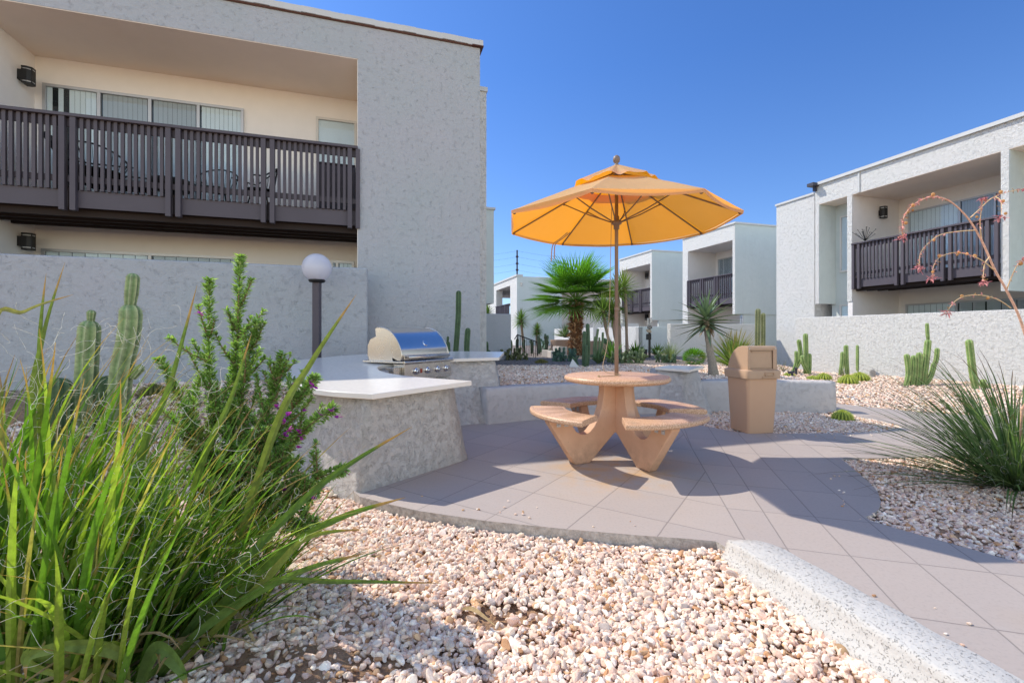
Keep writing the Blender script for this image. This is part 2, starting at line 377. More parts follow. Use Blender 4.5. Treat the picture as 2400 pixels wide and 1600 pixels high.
def th(x, y):
    x = np.asarray(x, float); y = np.asarray(y, float)
    yb = np.interp(x, BX, BY)
    left = -.075+.48*ss(3.2, 6.4, y)+.03*ss(-1.2, -3, x)
    back = np.where(y > yb+.16, .40, -.03)
    right = -.02+.10*ss(7.5, 10, x)
    r = np.where(x < -.7, left, back)
    bk = np.where(y > yb+.16, .40, -.02)
    tr = ss(4.6, 5.3, x)
    r2 = bk*(1-tr)+right*tr
    far = ss(11, 15, y)
    r2 = r2*(1-far)+.38*far*(1-ss(7.5, 9, x))+.0*far
    r = np.where(x > 4.6, np.where(y < yb+.16, right, r2), r)
    r = np.where((x > -.7) & (y < 3.35) & (x < 1.9), -.075-.02*ss(3, 1.5, y), r)
    r = np.where((x > 1.9) & (x < 4.6) & (y < 5.0), -.025, r)
    return r
_th0 = th
def th(x, y):
    x = np.asarray(x, float); y = np.asarray(y, float); d = (1.04+(2.36-y)*.262)-x
    return _th0(x, y)+np.where((y < 2.45) & (x < 1.9), .045*np.exp(-(np.maximum(d, 0)/.16)**2), 0)
def tz(x, y): return float(th(x, y))
def ground_at(u, v):                   # where the ray through a photo pixel meets the land
    Y = .8
    while Y < 60:
        p = W(u, v, Y)
        if p.z <= tz(p.x, p.y): return Vector((p.x, p.y, tz(p.x, p.y)))
        Y += .02
    return W(u, v, 60)
def axis(a, b, st, far, grow=1.22):
    L = list(np.arange(a, b, st)); s_ = st; x = L[-1]
    while x < far: s_ *= grow; x += s_; L.append(x)
    s_ = st; x = a; pre = []
    while x > -far: s_ *= grow; x -= s_; pre.append(x)
    return np.array(pre[::-1]+L)
gx = axis(-6, 10, .1, 600); gy = np.array([q for q in axis(.2, 14, .1, 800) if q > -40])
XX, YY = np.meshgrid(gx, gy); ZZ = th(XX, YY)
ins = in_poly(XX, YY)
ZZ = np.where(ins, -.10, ZZ)
nz = np.array([[noise.noise(Vector((x*1.7, y*1.7, 0)))*.018 if abs(x) < 12 and y < 14 else 0 for x in gx] for y in gy])
ZZ = ZZ+np.where(ins, 0, nz)
# the bare hollow in the foreground stones
hol = G(1180, 1440, -.08)
ZZ = ZZ-.03*np.exp(-((XX-hol.x)**2+(YY-hol.y)**2)/.02)
b = MB(); nx, ny = len(gx), len(gy)
b.v = list(map(tuple, np.stack([XX.ravel(), YY.ravel(), ZZ.ravel()], 1))); b.c = [(1, 1, 1)]*len(b.v)
b.f = [(j*nx+i, j*nx+i+1, (j+1)*nx+i+1, (j+1)*nx+i) for j in range(ny-1) for i in range(nx-1)]; b.mi = [0]*len(b.f)
tag(b.build('ground', M['ground'], smooth=True), kind='structure')

# patio slab
b = MB(); n = len(PATIO); b.m = 0
bm = bmesh.new(); vt = [bm.verts.new((x, y, 0)) for x, y in PATIO]; me = bpy.data.meshes.new('patio')
from mathutils.geometry import tessellate_polygon
for tri in tessellate_polygon([[Vector((x, y, 0)) for x, y in PATIO]]):
    f = bm.faces.new([vt[i] for i in tri]); f.normal_update()
    if f.normal.z < 0: f.normal_flip()
ve = [bm.verts.new((x, y, -.16)) for x, y in PATIO]
for i in range(n):
    q = bm.faces.new((vt[i], ve[i], ve[(i+1) % n], vt[(i+1) % n])); q.material_index = 1
bm.to_mesh(me); bm.free(); me.materials.append(M['paving']); me.materials.append(M['slab_edge'])
o = bpy.data.objects.new('patio', me); COL.objects.link(o); tag(o, kind='structure')

# ------------------------------------------------------------------ loose stones (nobody could count them)
def stone_shapes(sub, k, seed):
    out = []; rng = random.Random(seed)
    for q in range(k):
        bm = bmesh.new(); bmesh.ops.create_icosphere(bm, subdivisions=sub, radius=1)
        nrm = [Vector((rng.gauss(0, 1), rng.gauss(0, 1), rng.gauss(0, 1))).normalized() for _ in range(13)]; dd = [rng.uniform(.42, .82) for _ in nrm]
        sc = Vector((rng.uniform(1.1, 1.75), rng.uniform(.9, 1.25), rng.uniform(.65, 1.1)))
        for v in bm.verts:
            p = v.co.copy()
            for a, d in zip(nrm, dd):
                e = p.dot(a)-d
                if e > 0: p -= a*e
            v.co = Vector((p.x*sc.x, p.y*sc.y, p.z*sc.z))
        bm.verts.ensure_lookup_table()
        out.append((np.array([v.co[:] for v in bm.verts]), np.array([[v.index for v in f.verts] for f in bm.faces]))); bm.free()
    return out
SH2 = stone_shapes(2, 10, 3); SH1 = stone_shapes(1, 8, 5)
PAL = np.array([1.28, 1.22, 1.11])*np.array([(.66, .55, .48), (.62, .49, .43), (.74, .67, .61), (.78, .74, .70), (.58, .42, .35), (.66, .50, .44), (.50, .43, .42), (.70, .60, .52), (.44, .26, .15), (.56, .38, .24), (.40, .36, .36), (.72, .63, .59)])
PW = np.array([2.8, 3, 3.4, 2.8, 2.0, 3, .9, 2.8, .6, 1.3, .5, 2.7]); PW /= PW.sum()
def scatter(name, x0, x1, y0, y1, dens, rr, shapes, keep=None, lift=.25, layers=1):
    nn = int((x1-x0)*(y1-y0)*dens); x = np.random.uniform(x0, x1, nn); y = np.random.uniform(y0, y1, nn)
    ok = ~in_poly(x, y)
    if keep is not None: ok &= keep(x, y)
    x, y = x[ok], y[ok]; nn = len(x); z = th(x, y)
    r = np.random.uniform(rr[0], rr[1], nn)*np.where(np.random.rand(nn) < .10, 1.5, 1)*np.where(np.random.rand(nn) < .35, .72, 1)
    z = z+r*lift+np.random.uniform(0, rr[1]*.7*layers, nn)
    col = PAL[np.random.choice(len(PAL), nn, p=PW)]*np.random.uniform(.84, 1.14, (nn, 1))
    V, Fc, C = [], [], []; base = 0
    which = np.random.randint(0, len(shapes), nn)
    for s_ in range(len(shapes)):
        idx = np.where(which == s_)[0]
        if not len(idx): continue
        vs, fs = shapes[s_]; m = len(idx)
        a = np.random.uniform(0, 2*PI, m); t = np.random.normal(0, .45, m); u = np.random.normal(0, .45, m)
        ca, sa, ct, st, cu, su = np.cos(a), np.sin(a), np.cos(t), np.sin(t), np.cos(u), np.sin(u)
        Z0 = np.zeros(m); O1 = np.ones(m)
        Rz = np.stack([np.stack([ca, -sa, Z0], 1), np.stack([sa, ca, Z0], 1), np.stack([Z0, Z0, O1], 1)], 1)
        Rx = np.stack([np.stack([O1, Z0, Z0], 1), np.stack([Z0, ct, -st], 1), np.stack([Z0, st, ct], 1)], 1)
        Ry = np.stack([np.stack([cu, Z0, su], 1), np.stack([Z0, O1, Z0], 1), np.stack([-su, Z0, cu], 1)], 1)
        RR = Rz @ Rx @ Ry
        P = np.einsum('mij,vj->mvi', RR, vs)*r[idx][:, None, None]+np.stack([x[idx], y[idx], z[idx]], 1)[:, None, :]
        V.append(P.reshape(-1, 3)); k_ = len(vs)
        Fc.append((fs[None]+(np.arange(m)*k_)[:, None, None]+base).reshape(-1, 3)); base += m*k_
        C.append(np.repeat(col[idx], k_, 0))
    V = np.concatenate(V); Fc = np.concatenate(Fc); C = np.concatenate(C)
    me = bpy.data.meshes.new(name); me.vertices.add(len(V)); me.vertices.foreach_set('co', V.astype(np.float32).ravel())
    me.loops.add(len(Fc)*3); me.loops.foreach_set('vertex_index', Fc.astype(np.int32).ravel())
    me.polygons.add(len(Fc)); me.polygons.foreach_set('loop_start', np.arange(0, len(Fc)*3, 3, dtype=np.int32))
    me.update(calc_edges=True); me.validate()
    at = me.color_attributes.new('col', 'FLOAT_COLOR', 'POINT'); arr = np.ones((len(C), 4), np.float32); arr[:, :3] = C; at.data.foreach_set('color', arr.ravel())
    me.materials.append(M['stone']); me.polygons.foreach_set('use_smooth', [False]*len(Fc))
    o = bpy.data.objects.new(name, me); COL.objects.link(o); return o
def hollow(x, y):
    d = ((x-hol.x)/.20)**2+((y-hol.y)/.10)**2
    e = ((x+.72)/.34)**2+((y-1.66)/.10)**2
    p = np.random.rand(len(x)); return ((d > 1) | (p < .22)) & ((e > 1) | (p < .3)) & ~((x > 1.125+(2.1-y)*.262) & (y < 2.3))
tag(scatter('gravel', -2.2, 1.35, 1.25, 3.3, 5200, (.0075, .0175), SH2, hollow), 'angular pink and cream stones covering the bed in front of the patio', 'gravel', kind='stuff')
tag(scatter('gravel', 2.0, 5.6, 1.6, 4.4, 2700, (.010, .018), SH1, lambda x, y: (x-2.1 > (2.9-y)*.62)), 'pink white stones in the bed round the spiky plant at the right', 'gravel', kind='stuff')
tag(scatter('gravel', 2.3, 4.9, 5.0, 6.8, 2400, (.010, .018), SH1, lambda x, y: y < np.interp(x, BX, BY)+.05), 'shaded pinkish stones around the bin before the low wall', 'gravel', kind='stuff')
tag(scatter('gravel', -5.2, -1.3, 1.8, 7.6, 1000, (.014, .024), SH1, lambda x, y: (y < 8.0+.305*x+.3) & ~((x > -2.2) & (y < 3.0))), 'pink stones on the sloping bed beneath the long grey wall', 'gravel', kind='stuff')
tag(scatter('gravel', -.4, 5.2, 5.9, 10.5, 950, (.014, .024), SH1, lambda x, y: y > np.interp(x, BX, BY)+.2), 'shaded lilac looking stones of the raised bed behind the seat wall', 'gravel', kind='stuff')
tag(scatter('gravel', 4.6, 11.0, 5.2, 13.5, 560, (.016, .028), SH1, lambda x, y: (y > 6.3) & (.956*x+.292*y < 12.4)), 'sunlit pale stones before the white wall at the right', 'gravel', kind='stuff')

random.seed(91)
mb = MB(); PT = []
for i in range(70):
    e = random.choice([((-.9, 3.08), (.9, 2.53)), ((2.55, 5.25), (4.6, 5.2)), ((2.2, 2.75), (2.9, 3.9)), ((1.4, 2.2), (1.75, .9))]); t = R(0, 1); off = abs(random.gauss(0, .14))+.02
    x = lerp(e[0][0], e[1][0], t); y = lerp(e[0][1], e[1][1], t)
    x += off*(-1 if e[0][0] in (2.2,) else (1 if e[0][0] == 1.4 else 0)); y += off*(1 if e[0][0] == -.9 else (-1 if e[0][0] == 2.55 else 0))
    vs_, fs_ = SH1[i % len(SH1)]; r_ = R(.004, .011); c_ = PAL[random.randrange(len(PAL))]; mb.cur = tuple(float(q) for q in c_)
    mb.add([Vector((x+v[0]*r_, y+v[1]*r_, r_*.5+v[2]*r_)) for v in vs_], [tuple(int(q) for q in f) for f in fs_])
tag(mb.build('stray_gravel', M['stone']), 'loose bits of gravel strayed onto the edges of the paving', 'gravel', kind='stuff')
# ------------------------------------------------------------------ low walls, kerb
def battered(chain_b, chain_t, z0, ztop, name, mat, parent=None, sub=8, ns=10, amp=.012):
    """closed ring lofted from the base outline to the top outline, with trowel unevenness"""
    def dens(ch):
        out = []; n = len(ch)
        for i in range(n):
            p = Vector(ch[i]); q = Vector(ch[(i+1) % n])
            for k_ in range(sub): out.append(p.lerp(q, k_/sub))
        return out
    B = dens(chain_b); T = dens(chain_t); n = len(B); mb = MB(); vs = []
    for j in range(ns+1):
        t = j/ns; e = t**.8
        for i in range(n):
            p = B[i].lerp(T[i], e); zt = ztop(T[i].x, T[i].y) if callable(ztop) else ztop
            z = lerp(z0, zt, t)
            d = noise.noise(Vector((p.x*2.5, p.y*2.5, z*3)))*amp+noise.noise(Vector((p.x*9, p.y*9, z*9)))*amp*.35
            out = (B[i]-T[i]); out = out.normalized() if out.length > 1e-6 else Vector((0, 0))
            vs.append(Vector((p.x+out.x*d, p.y+out.y*d, z)))
    fs = [(j*n+i, j*n+(i+1) % n, (j+1)*n+(i+1) % n, (j+1)*n+i) for j in range(ns) for i in range(n)]
    fs.append(tuple(ns*n+i for i in range(n)))
    mb.add(vs, fs)
    o = mb.build(name, mat, parent, smooth=True, fixn=True)
    return o
SLZ = lambda x, y: .5515+.045*y
isl = thing('barbecue_counter', 'curved white counter on a flared rough stucco base beside the patio, holding the grill', 'counter', (0, 0, 0))
base_b = [(-1.08, 3.19), (-1.66, 3.63), (-2.26, 4.16), (-2.6, 4.7), (-2.85, 5.5), (-2.6, 6.3), (-1.8, 6.9), (-.8, 7.1), (.02, 7.0), (.0, 5.87), (-.56, 5.57), (-1.0, 5.3), (-1.15, 5.0), (-1.1, 4.75), (-.8, 4.45), (-.345, 4.19)]
base_t = [(-1.09, 3.38), (-1.56, 3.76), (-2.0, 4.2), (-2.2, 4.7), (-2.45, 5.4), (-2.35, 6.1), (-1.7, 6.7), (-.8, 6.95), (-.28, 6.85), (-.24, 6.12), (-.66, 6.02), (-1.2, 5.6), (-1.38, 5.1), (-1.3, 4.75), (-1.0, 4.4), (-.52, 4.04)]
battered(base_b, base_t, -.2, lambda x, y: SLZ(x, y)-.045, 'base', M['stucco_rough'], isl)
def slab(poly, name, parent, t=.042):
    mb = MB(); tp = [(x, y, SLZ(x, y)) for x, y in poly]; bt = [(x, y, SLZ(x, y)-t) for x, y in poly]
    mb.prism(bt, 0, 0, top=tp); return mb.build(name, M['counter'], parent, bevel=.006, fixn=True)
def spl(P): return [tuple(p)[:2] for p in smooth_path([(*p, 0) for p in P], 5)]
outer = spl([(-1.013, 3.32), (-1.49, 3.50), (-2.01, 3.97), (-2.27, 4.57), (-2.42, 4.95), (-2.52, 5.25)])
inner = spl([(-1.31, 5.37), (-1.47, 5.19), (-1.46, 4.94), (-1.34, 4.66), (-1.15, 4.42), (-.864, 4.21), (-.35, 3.97)])
slab(outer+[(-2.65, 5.31), (-2.72, 5.7), (-2.4, 6.35), (-1.7, 6.92), (-.8, 7.1), (-.12, 7.0), (-.17, 6.10), (-.42, 6.02), (-.80, 5.90)]+inner, 'countertop', isl)

# seat wall round the patio
def wall_strip(name, pts, width, z0, z1, mat, label, cat, batter=.05, amp=.01, group=None):
    pts = smooth_path([(*p, 0) for p in pts], 6); n = len(pts); mb = MB(); vs = []; ns = 7
    prof = [(0, z0), (batter*.3, lerp(z0, z1, .33)), (batter*.7, lerp(z0, z1, .7)), (batter, z1-.035), (batter+.012, z1-.01), (batter+.035, z1), (width-.03, z1), (width, z1-.03), (width, z0)]
    for i, p in enumerate(pts):
        t = (pts[min(i+1, n-1)]-pts[max(i-1, 0)]).normalized(); nn = Vector((-t.y, t.x, 0))
        for a, z in prof:
            d = noise.noise(Vector((p.x*3, p.y*3, z*4)))*amp
            vs.append(p+nn*(a+d)+Vector((0, 0, z+d*.5)))
    m = len(prof)
    fs = [(i*m+k, (i+1)*m+k, (i+1)*m+k+1, i*m+k+1) for i in range(n-1) for k in range(m-1)]
    fs += [tuple(range(m)), tuple((n-1)*m+k for k in range(m))]
    mb.add(vs, fs); return tag(mb.build(name, mat, smooth=True, fixn=True), label, cat, group)
wall_strip('seat_wall', [(-.3, 5.72), (0, 5.88), (.5, 6.12), (1.0, 6.3), (1.6, 6.45), (2.15, 6.52)], .32, -.15, .445, M['stucco_smooth'], 'low curved stucco wall behind the round picnic table', 'low wall')
wall_strip('low_wall', [(2.45, 6.70), (3.2, 6.80), (3.9, 6.78), (4.72, 6.62)], .28, -.15, .44, M['stucco_smooth'], 'low straight stucco wall ending behind the tan rubbish bin', 'low wall', batter=.02)
ped = thing('stucco_pedestal', 'small flared stucco pillar with a white slab top, right of the picnic table', 'pedestal', (0, 0, 0))
battered([(1.95, 6.55), (2.35, 6.12), (2.95, 6.55), (3.0, 7.0), (2.4, 7.3), (1.95, 7.1)], [(2.13, 6.68), (2.40, 6.38), (2.72, 6.66), (2.78, 6.95), (2.42, 7.12), (2.13, 6.98)], -.15, .61, 'base', M['stucco_rough'], ped, sub=8)
mb = MB(); mb.prism([tuple(G(u, v, .65))[:2] for u, v in ((1535, 860.5), (1616.5, 866.4), (1649.7, 857.6), (1566.6, 855.6))], .613, .65); mb.build('slab_top', M['counter'], ped, bevel=.005, fixn=True)

# foreground kerb
mb = MB(); vs = []; N = 60; prof = [(-.15, -.14), (-.14, -.02), (-.13, .0), (-.112, .012), (-.106, .07), (-.100, .088), (-.09, .095), (.09, .097), (.102, .09), (.108, .07), (.112, -.02)]
for i in range(N+1):
    t = i/N; y = 2.36-t*2.4; x = 1.19+(2.36-y)*.262
    e = 1-math.exp(-(t*N)/2.2); rr = .75+.25*min(1, e*1.1)
    for a, z in prof:
        q = noise.noise(Vector((x*6+a*9, y*6, z*8)))*.012
        zz = z*(rr if z > 0 else 1)
        vs.append(Vector((x+a*rr*1.0+q, y-(0 if i else 0), zz+q*.6)))
m = len(prof)
mb.add(vs, [(i*m+k, (i+1)*m+k, (i+1)*m+k+1, i*m+k+1) for i in range(N) for k in range(m-1)]+[tuple(range(m))])
tag(mb.build('garden_kerb', M['kerb'], smooth=True, fixn=True), 'thick rough white concrete kerb between the foreground stones and the path', 'kerb')

# ------------------------------------------------------------------ buildings
class Frame:
    def __init__(s, ox, oy, deg):
        s.o = Vector((ox, oy)); s.a = rad(deg); s.b = Vector((math.cos(s.a), math.sin(s.a))); s.m = Vector((-math.sin(s.a), math.cos(s.a)))
    def at(s, u, v, y=0):              # photo pixel -> (x, z) on the plane local y
        r = Vector(((u-U0)/F, 1)); k_ = (y+s.o.dot(s.m))/r.dot(s.m); P = r*k_
        return (P-s.o).dot(s.b), HC-(v-H0)/F*k_
    def x(s, u, y=0): return s.at(u, 783, y)[0]
    def z(s, u, v, y=0): return s.at(u, v, y)[1]
def boxes(name, mat, parent, L, bevel=0):
    mb = MB()
    for q in L: mb.box(*q)
    return mb.build(name, mat, parent, bevel=bevel)
def wall_lamp(parent, x, y, z, w=.16, h=.30, face='y', s=1):
    """black sconce; back plate against the wall at local (x,y), facing -y or -x/+x"""
    w *= s; h *= s
    Mx = Matrix.Translation((x, y, z)) @ Matrix.Rotation({'y': 0, '+x': rad(90), '-x': rad(-90)}[face], 4, 'Z')
    mb = MB(); mb.box(-.05, .05, -.05, 0, -.08, .08, Mx)
    for q in (-1, 1):
        pass
    pr = [(-w/2, -.06), (w/2, -.06), (w/2, -.13), (w*.28, -.19), (-w*.28, -.19), (-w/2, -.13)]
    mb.prism(pr, -h*.33, h*.33, Mx); mb.prism(pr, h*.40, h*.5, Mx); mb.prism(pr, -h*.5, -h*.40, Mx)
    for a, b_ in ((-w/2+.01, -.07), (w/2-.01, -.07), (w*.28, -.18), (-w*.28, -.18)):
        mb.box(a-.006, a+.006, b_-.006, b_+.006, -h*.5, h*.5, Mx)
    o = mb.build('wall_lamp', M['black'], parent)
    mb = MB(); mb.prism([(p[0]*.85, p[1]*.97) for p in pr], -h*.39, h*.39, Mx); mb.build('lamp_glass', M['blind_dim'], o); return o
def window(parent, x0, x1, z0, z1, y, mull, blinds=('b',), nbl=8, mat='alu', deep=.10):
    """sliding window set in the wall at local plane y; mull = x of mullions; blinds per bay"""
    mb = MB(); t = .045
    mb.box(x0, x1, y-.05, y+.02, z1-t, z1); mb.box(x0, x1, y-.06, y+.02, z0-.01, z0+t)
    mb.box(x0, x0+t, y-.05, y+.02, z0+t, z1-t); mb.box(x1-t, x1, y-.05, y+.02, z0+t, z1-t)
    for q in mull: mb.box(q-t*.55, q+t*.55, y-.045, y+.015, z0+t, z1-t)
    fr = mb.build('window', M[mat], parent)
    xs = [x0]+list(mull)+[x1]
    mb = MB(); mb.box(x0+t, x1-t, y-.022, y-.016, z0+t, z1-t); mb.build('pane', M['glass'], fr)
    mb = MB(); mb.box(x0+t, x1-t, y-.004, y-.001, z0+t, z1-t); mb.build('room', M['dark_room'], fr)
    for kind, a, c in zip(blinds, xs[:-1], xs[1:]):
        if not kind: continue
        mb = MB(); a += t; c -= t
        if kind in 'bdg':
            n = nbl; wd = (c-a)/n
            for i in range(n):
                if kind == 'g' and i in (1, 3): continue
                xx = a+wd*(i+.5); an = rad(24+6*math.sin(i*2.1))
                Mx = Matrix.Translation((xx, y-.010, 0)) @ Matrix.Rotation(an*.12, 4, 'Z')
                mb.box(-wd*.46, wd*.46, -.001, .001, z0+t, z1-t, Mx)
            mb.build('blinds', M['blind' if kind in 'bg' else 'blind_dim'], fr)
        elif kind == 'p':
            mb.box(a, c, y-.012, y-.009, z0+t, z1-t); mb.build('shade', M['blind'], fr)
    return fr
def balcony(parent, x0, x1, zf, zr, posts, per, y0=-.06, depth=1.5, beams=3, fh=.26, double=.10, fasc=None, slat_gap=.02):
    """deck + fascia; children: handrail, posts, slatted panels"""
    mb = MB(); mb.box(x0, x1, y0+.06, depth, zf-.10, zf-.02); mb.box(x0, x1, y0+.03, y0+.06, zf-fh, zf-.02)
    dk = mb.build('balcony', M['rail_paint'], parent)
    mb = MB()
    for i in range(beams): mb.box(x0+.25*i*.5, x1, y0+.16+i*.26, y0+.22+i*.26, zf-fh-.10, zf-.10)
    mb.build('joist', M['dark_wood'], dk)
    mb = MB(); mb.box(x0, x1, y0-.05, y0+.07, zr-.045, zr); mb.box(x0, x1, y0+.035, y0+.06, zr-.17, zr-.046); mb.box(x0, x1, y0+.035, y0+.06, zf+.10, zf+.19)
    mb.build('handrail', M['rail_paint'], dk, bevel=.004)
    for p in posts:
        for s_ in (-1, 1):
            mb = MB(); mb.box(p+s_*double-.034, p+s_*double+.034, y0-.035, y0+.045, zf-fh-.05, zr-.046)
            mb.build('post', M['rail_paint'], dk)
        mb = MB(); mb.box(p-double+.04, p+double-.04, y0+.03, y0+.05, zf-fh, zf+.02); mb.build('post_spacer', M['dark_wood'], dk)
    xs = [x0]+[p for p in posts]+[x1]
    for i, (a, c) in enumerate(zip(xs[:-1], xs[1:])):
        a += double+.05 if i else .03; c -= double+.05 if i < len(xs)-2 else .03
        if c-a < .1: continue
        n = max(1, round((c-a)/per)); st = (c-a)/n; mb = MB()
        for q in range(n):
            xx = a+st*(q+.5)+R(-.004, .004); Mx = Matrix.Translation((xx, 0, 0)) @ Matrix.Rotation(R(-.012, .012), 4, 'Y') if False else Matrix.Translation((xx, 0, 0))
            mb.box(-.021, .021, y0-.005, y0+.034, zf-.02, zr-.046, Mx)
        mb.build('slat_panel', M['rail_paint'], dk)
    return dk

# --- the near two-storey block on the left
FL = Frame(-.585, 8.316, 17)
BL = thing('apartment_block', 'large grey stucco block at the left with a long slatted balcony and wide end pier', 'building', (-.585, 8.316, 0), rad(17))
xo = FL.x(839); zr_ = FL.z(1125, 106); zs = FL.z(839, 137.8)
rec = 1.38
for _ in range(30):      # recess depth that puts the back wall's top where the photo shows it
    rec += (FL.z(700, 217.5, rec)-zs)*-.15
xc = FL.x(81, rec)
XE = -9.2
boxes('wall', M['stucco_gray'], BL, [(xo, 0, 0, 7, 0, zr_), (XE, xo, 0, .28, zs, zr_), (XE, xo, .28, 7, zs+.02, zr_-.003), (XE-5, XE, 0, 7, 0, zr_-1.1)])
boxes('recess_wall', M['plaster_cream'], BL, [(XE, xo, rec, 6.9, 0, zs-.001), (xc-.15, xc, .02, rec, 0, zs-.001), (xo-.012, xo-.001, .01, rec, 0, zs-.001)])
boxes('soffit', M['plaster_soffit'], BL, [(XE, xo-.002, .005, rec, zs-.012, zs-.002)])
mb = MB(); nseg = 40
for i in range(nseg):
    a = XE+(0-XE)*i/nseg; c = XE+(0-XE)*(i+1)/nseg; dz = .006*math.sin(i*1.9)
    mb.box(a, c, -.045, .3, zr_-.035+dz, zr_+.065+dz*.6)
mb.box(-.02, .05, -.05, 7, zr_-.03, zr_+.065)
mb.build('coping', M['coping'], BL)
boxes('drip_edge', M['brown_metal'], BL, [(XE, 0.02, -.022, -.001, zr_-.06, zr_-.036), (-.15, .058, -.056, .35, zr_-.052, zr_-.034)])
zrail = FL.z(839, 341, -.06); zfl = zrail-1.06
zfl = FL.z(811, 490, -.06)+.02
pxs = [FL.x(153.5, -.06), FL.x(403, -.06), FL.x(626, -.06), FL.x(829, -.06)]
sp_ = pxs[1]-pxs[0]
balcony(BL, XE+.02, xo-.005, zfl, zrail, [pxs[0]-2*sp_, pxs[0]-sp_]+pxs, .082, y0=.0, depth=rec-.01, beams=4, fh=.27, double=.064)
# upstairs openings
xw0, xw1 = FL.x(103, rec), FL.x(572, rec); zt = FL.z(103, 197, rec)
xm = [FL.x(u, rec) for u in (234, 353, 466)]
window(BL, xw0, xw1, zfl+.05, zt, rec, xm, ('g', 'd', 'd', 'b'), 9)
xd0, xd1 = FL.x(741, rec), FL.x(836, rec)+.0
window(BL, xd0, xd1, zfl+.03, FL.z(741, 275, rec), rec, [], ('p',), mat='white_frame')
# ground floor openings peeping over the garden wall
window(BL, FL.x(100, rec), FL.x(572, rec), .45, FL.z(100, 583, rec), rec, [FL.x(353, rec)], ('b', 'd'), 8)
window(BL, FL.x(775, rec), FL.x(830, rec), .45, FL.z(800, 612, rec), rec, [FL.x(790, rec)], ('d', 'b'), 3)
xl, zl = FL.at(57, 178, rec)
wall_lamp(BL, xc+.001, FL.at(57, 178)[1]*0+rec-.35, FL.at(57, 178, rec-.35)[1], face='+x', w=.14, h=.27)
wall_lamp(BL, xc+.001, rec-.35, FL.at(54, 566, rec-.35)[1], face='+x', w=.14, h=.27)
# projecting party wall strip and the block beyond
mb = MB(); xq0, xq1 = FL.x(1123, .9), FL.x(1140, .9); mb.box(xq0-.3, xq1, .9, 4, 0, FL.z(1133, 215, .9)); mb.build('downpipe_chase', M['stucco_white'], BL)
mb = MB(); mb.box(xq0-.31, xq1+.02, .87, 1.2, FL.z(1133, 215, .9), FL.z(1133, 205, .9)); mb.build('chase_cap', M['coping'], BL)
# garden wall in front of the block
gw = MB(); wy = -.55; zg = FL.z(862, 628, wy)
gw.box(-14, FL.x(862, wy), wy, wy+.2, -.3, zg)
g = gw.build('garden_wall', M['stucco_gray'], None, bevel=.03); g.location = (-.585, 8.316, 0); g.rotation_euler = (0, 0, rad(17)); g.data.name = 'garden_wall'
tag(g, 'long grey stucco garden wall under the big balcony', 'wall')

# --- right block
D0 = 13.75; nn_ = Vector((math.cos(rad(17)), math.sin(rad(17))))
def RF(u, D):
    r = Vector(((u-U0)/F, 1)); P = r*(D/r.dot(nn_)); return Frame(P.x, P.y, -73), P
FR, PR = RF(1911, D0)
BR = thing('apartment_block', 'white stucco block at the right with a shaded balcony above a white garden wall', 'building', (PR.x, PR.y, 0), rad(-73))
zr2 = FR.z(2100, 372); zs2 = FR.z(2346, 353.4); zs2 = (zs2+FR.z(1996.3, 456.6))/2; zb2 = (FR.z(1911, 713)+FR.z(2346, 681))/2
xp = [0, FR.x(1919.5), FR.x(1985.6), FR.x(1997), FR.x(2346), FR.x(2365), FR.x(2365)+5.0]
rec2 = 2.0
boxes('wall', M['stucco_white'], BR, [(0, xp[6], 0, .25, zs2+.001, zr2), (0, xp[1], 0, .70, zb2, zs2), (xp[2], xp[3], 0, .70, zb2, zs2), (xp[4], xp[5], 0, .70, zb2, zs2), (0, xp[6], rec2+.001, 8, 0, zs2-.002), (0, xp[6], .25, 8, zs2+.006, zr2-.002)])
boxes('recess_wall', M['plaster_white'], BR, [(xp[3]+.001, xp[4]-.001, rec2-.02, rec2, 0, zs2-.003), (xp[2]+.01, xp[3]+.004, .02, rec2-.02, 0, zs2-.003), ])
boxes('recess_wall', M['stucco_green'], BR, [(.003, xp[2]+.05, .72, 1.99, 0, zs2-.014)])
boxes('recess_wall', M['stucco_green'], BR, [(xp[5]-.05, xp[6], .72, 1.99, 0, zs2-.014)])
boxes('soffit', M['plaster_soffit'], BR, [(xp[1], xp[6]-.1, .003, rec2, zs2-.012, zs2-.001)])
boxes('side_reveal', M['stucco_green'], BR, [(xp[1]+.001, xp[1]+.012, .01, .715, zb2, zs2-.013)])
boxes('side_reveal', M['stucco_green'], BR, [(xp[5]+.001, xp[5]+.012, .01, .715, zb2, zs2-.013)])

mb = MB(); mb.box(-.02, xp[6], -.07, .5, zr2-.02, zr2+.07); mb.build('coping', M['coping'], BR)
boxes('control_joint', M['coping'], BR, [(FR.x(2012), FR.x(2012)+.05, -.03, .01, zs2, zr2-.02)])

zra2 = (FR.z(2002.8, 570.4)+FR.z(2344.4, 505.4))/2; zf2 = zra2-1.06
pp = [FR.x(u, -.1) for u in (2104, 2214)]
balcony(BR, xp[3]+.02, xp[4]-.02, zf2, zra2, [xp[3]+.14]+pp+[xp[4]-.14], .098, y0=-.02, depth=rec2-.02, beams=4, fh=.26, double=.08)
window(BR, FR.x(2132, rec2), xp[4]-.12, zf2+.05, FR.z(2132, 497, rec2), rec2-.02, [FR.x(2252, rec2), FR.x(2335, rec2)], ('b', 'd', 'd'), 11)
window(BR, FR.x(1971, .72), FR.x(1985, .72)+.25, FR.z(1971, 638, .72), FR.z(1971, 508, .72), .72, [], ('p',), mat='white_frame')
window(BR, FR.x(1970, .72), xp[2]+.02, 1.0, FR.z(1971, 714, .72), .72, [], ('p',), mat='white_frame')
window(BR, FR.x(2126, rec2), xp[4]+.6, .6, FR.z(2126, 713, rec2), rec2-.02, [FR.x(2245, rec2)], ('b', 'd'), 8)
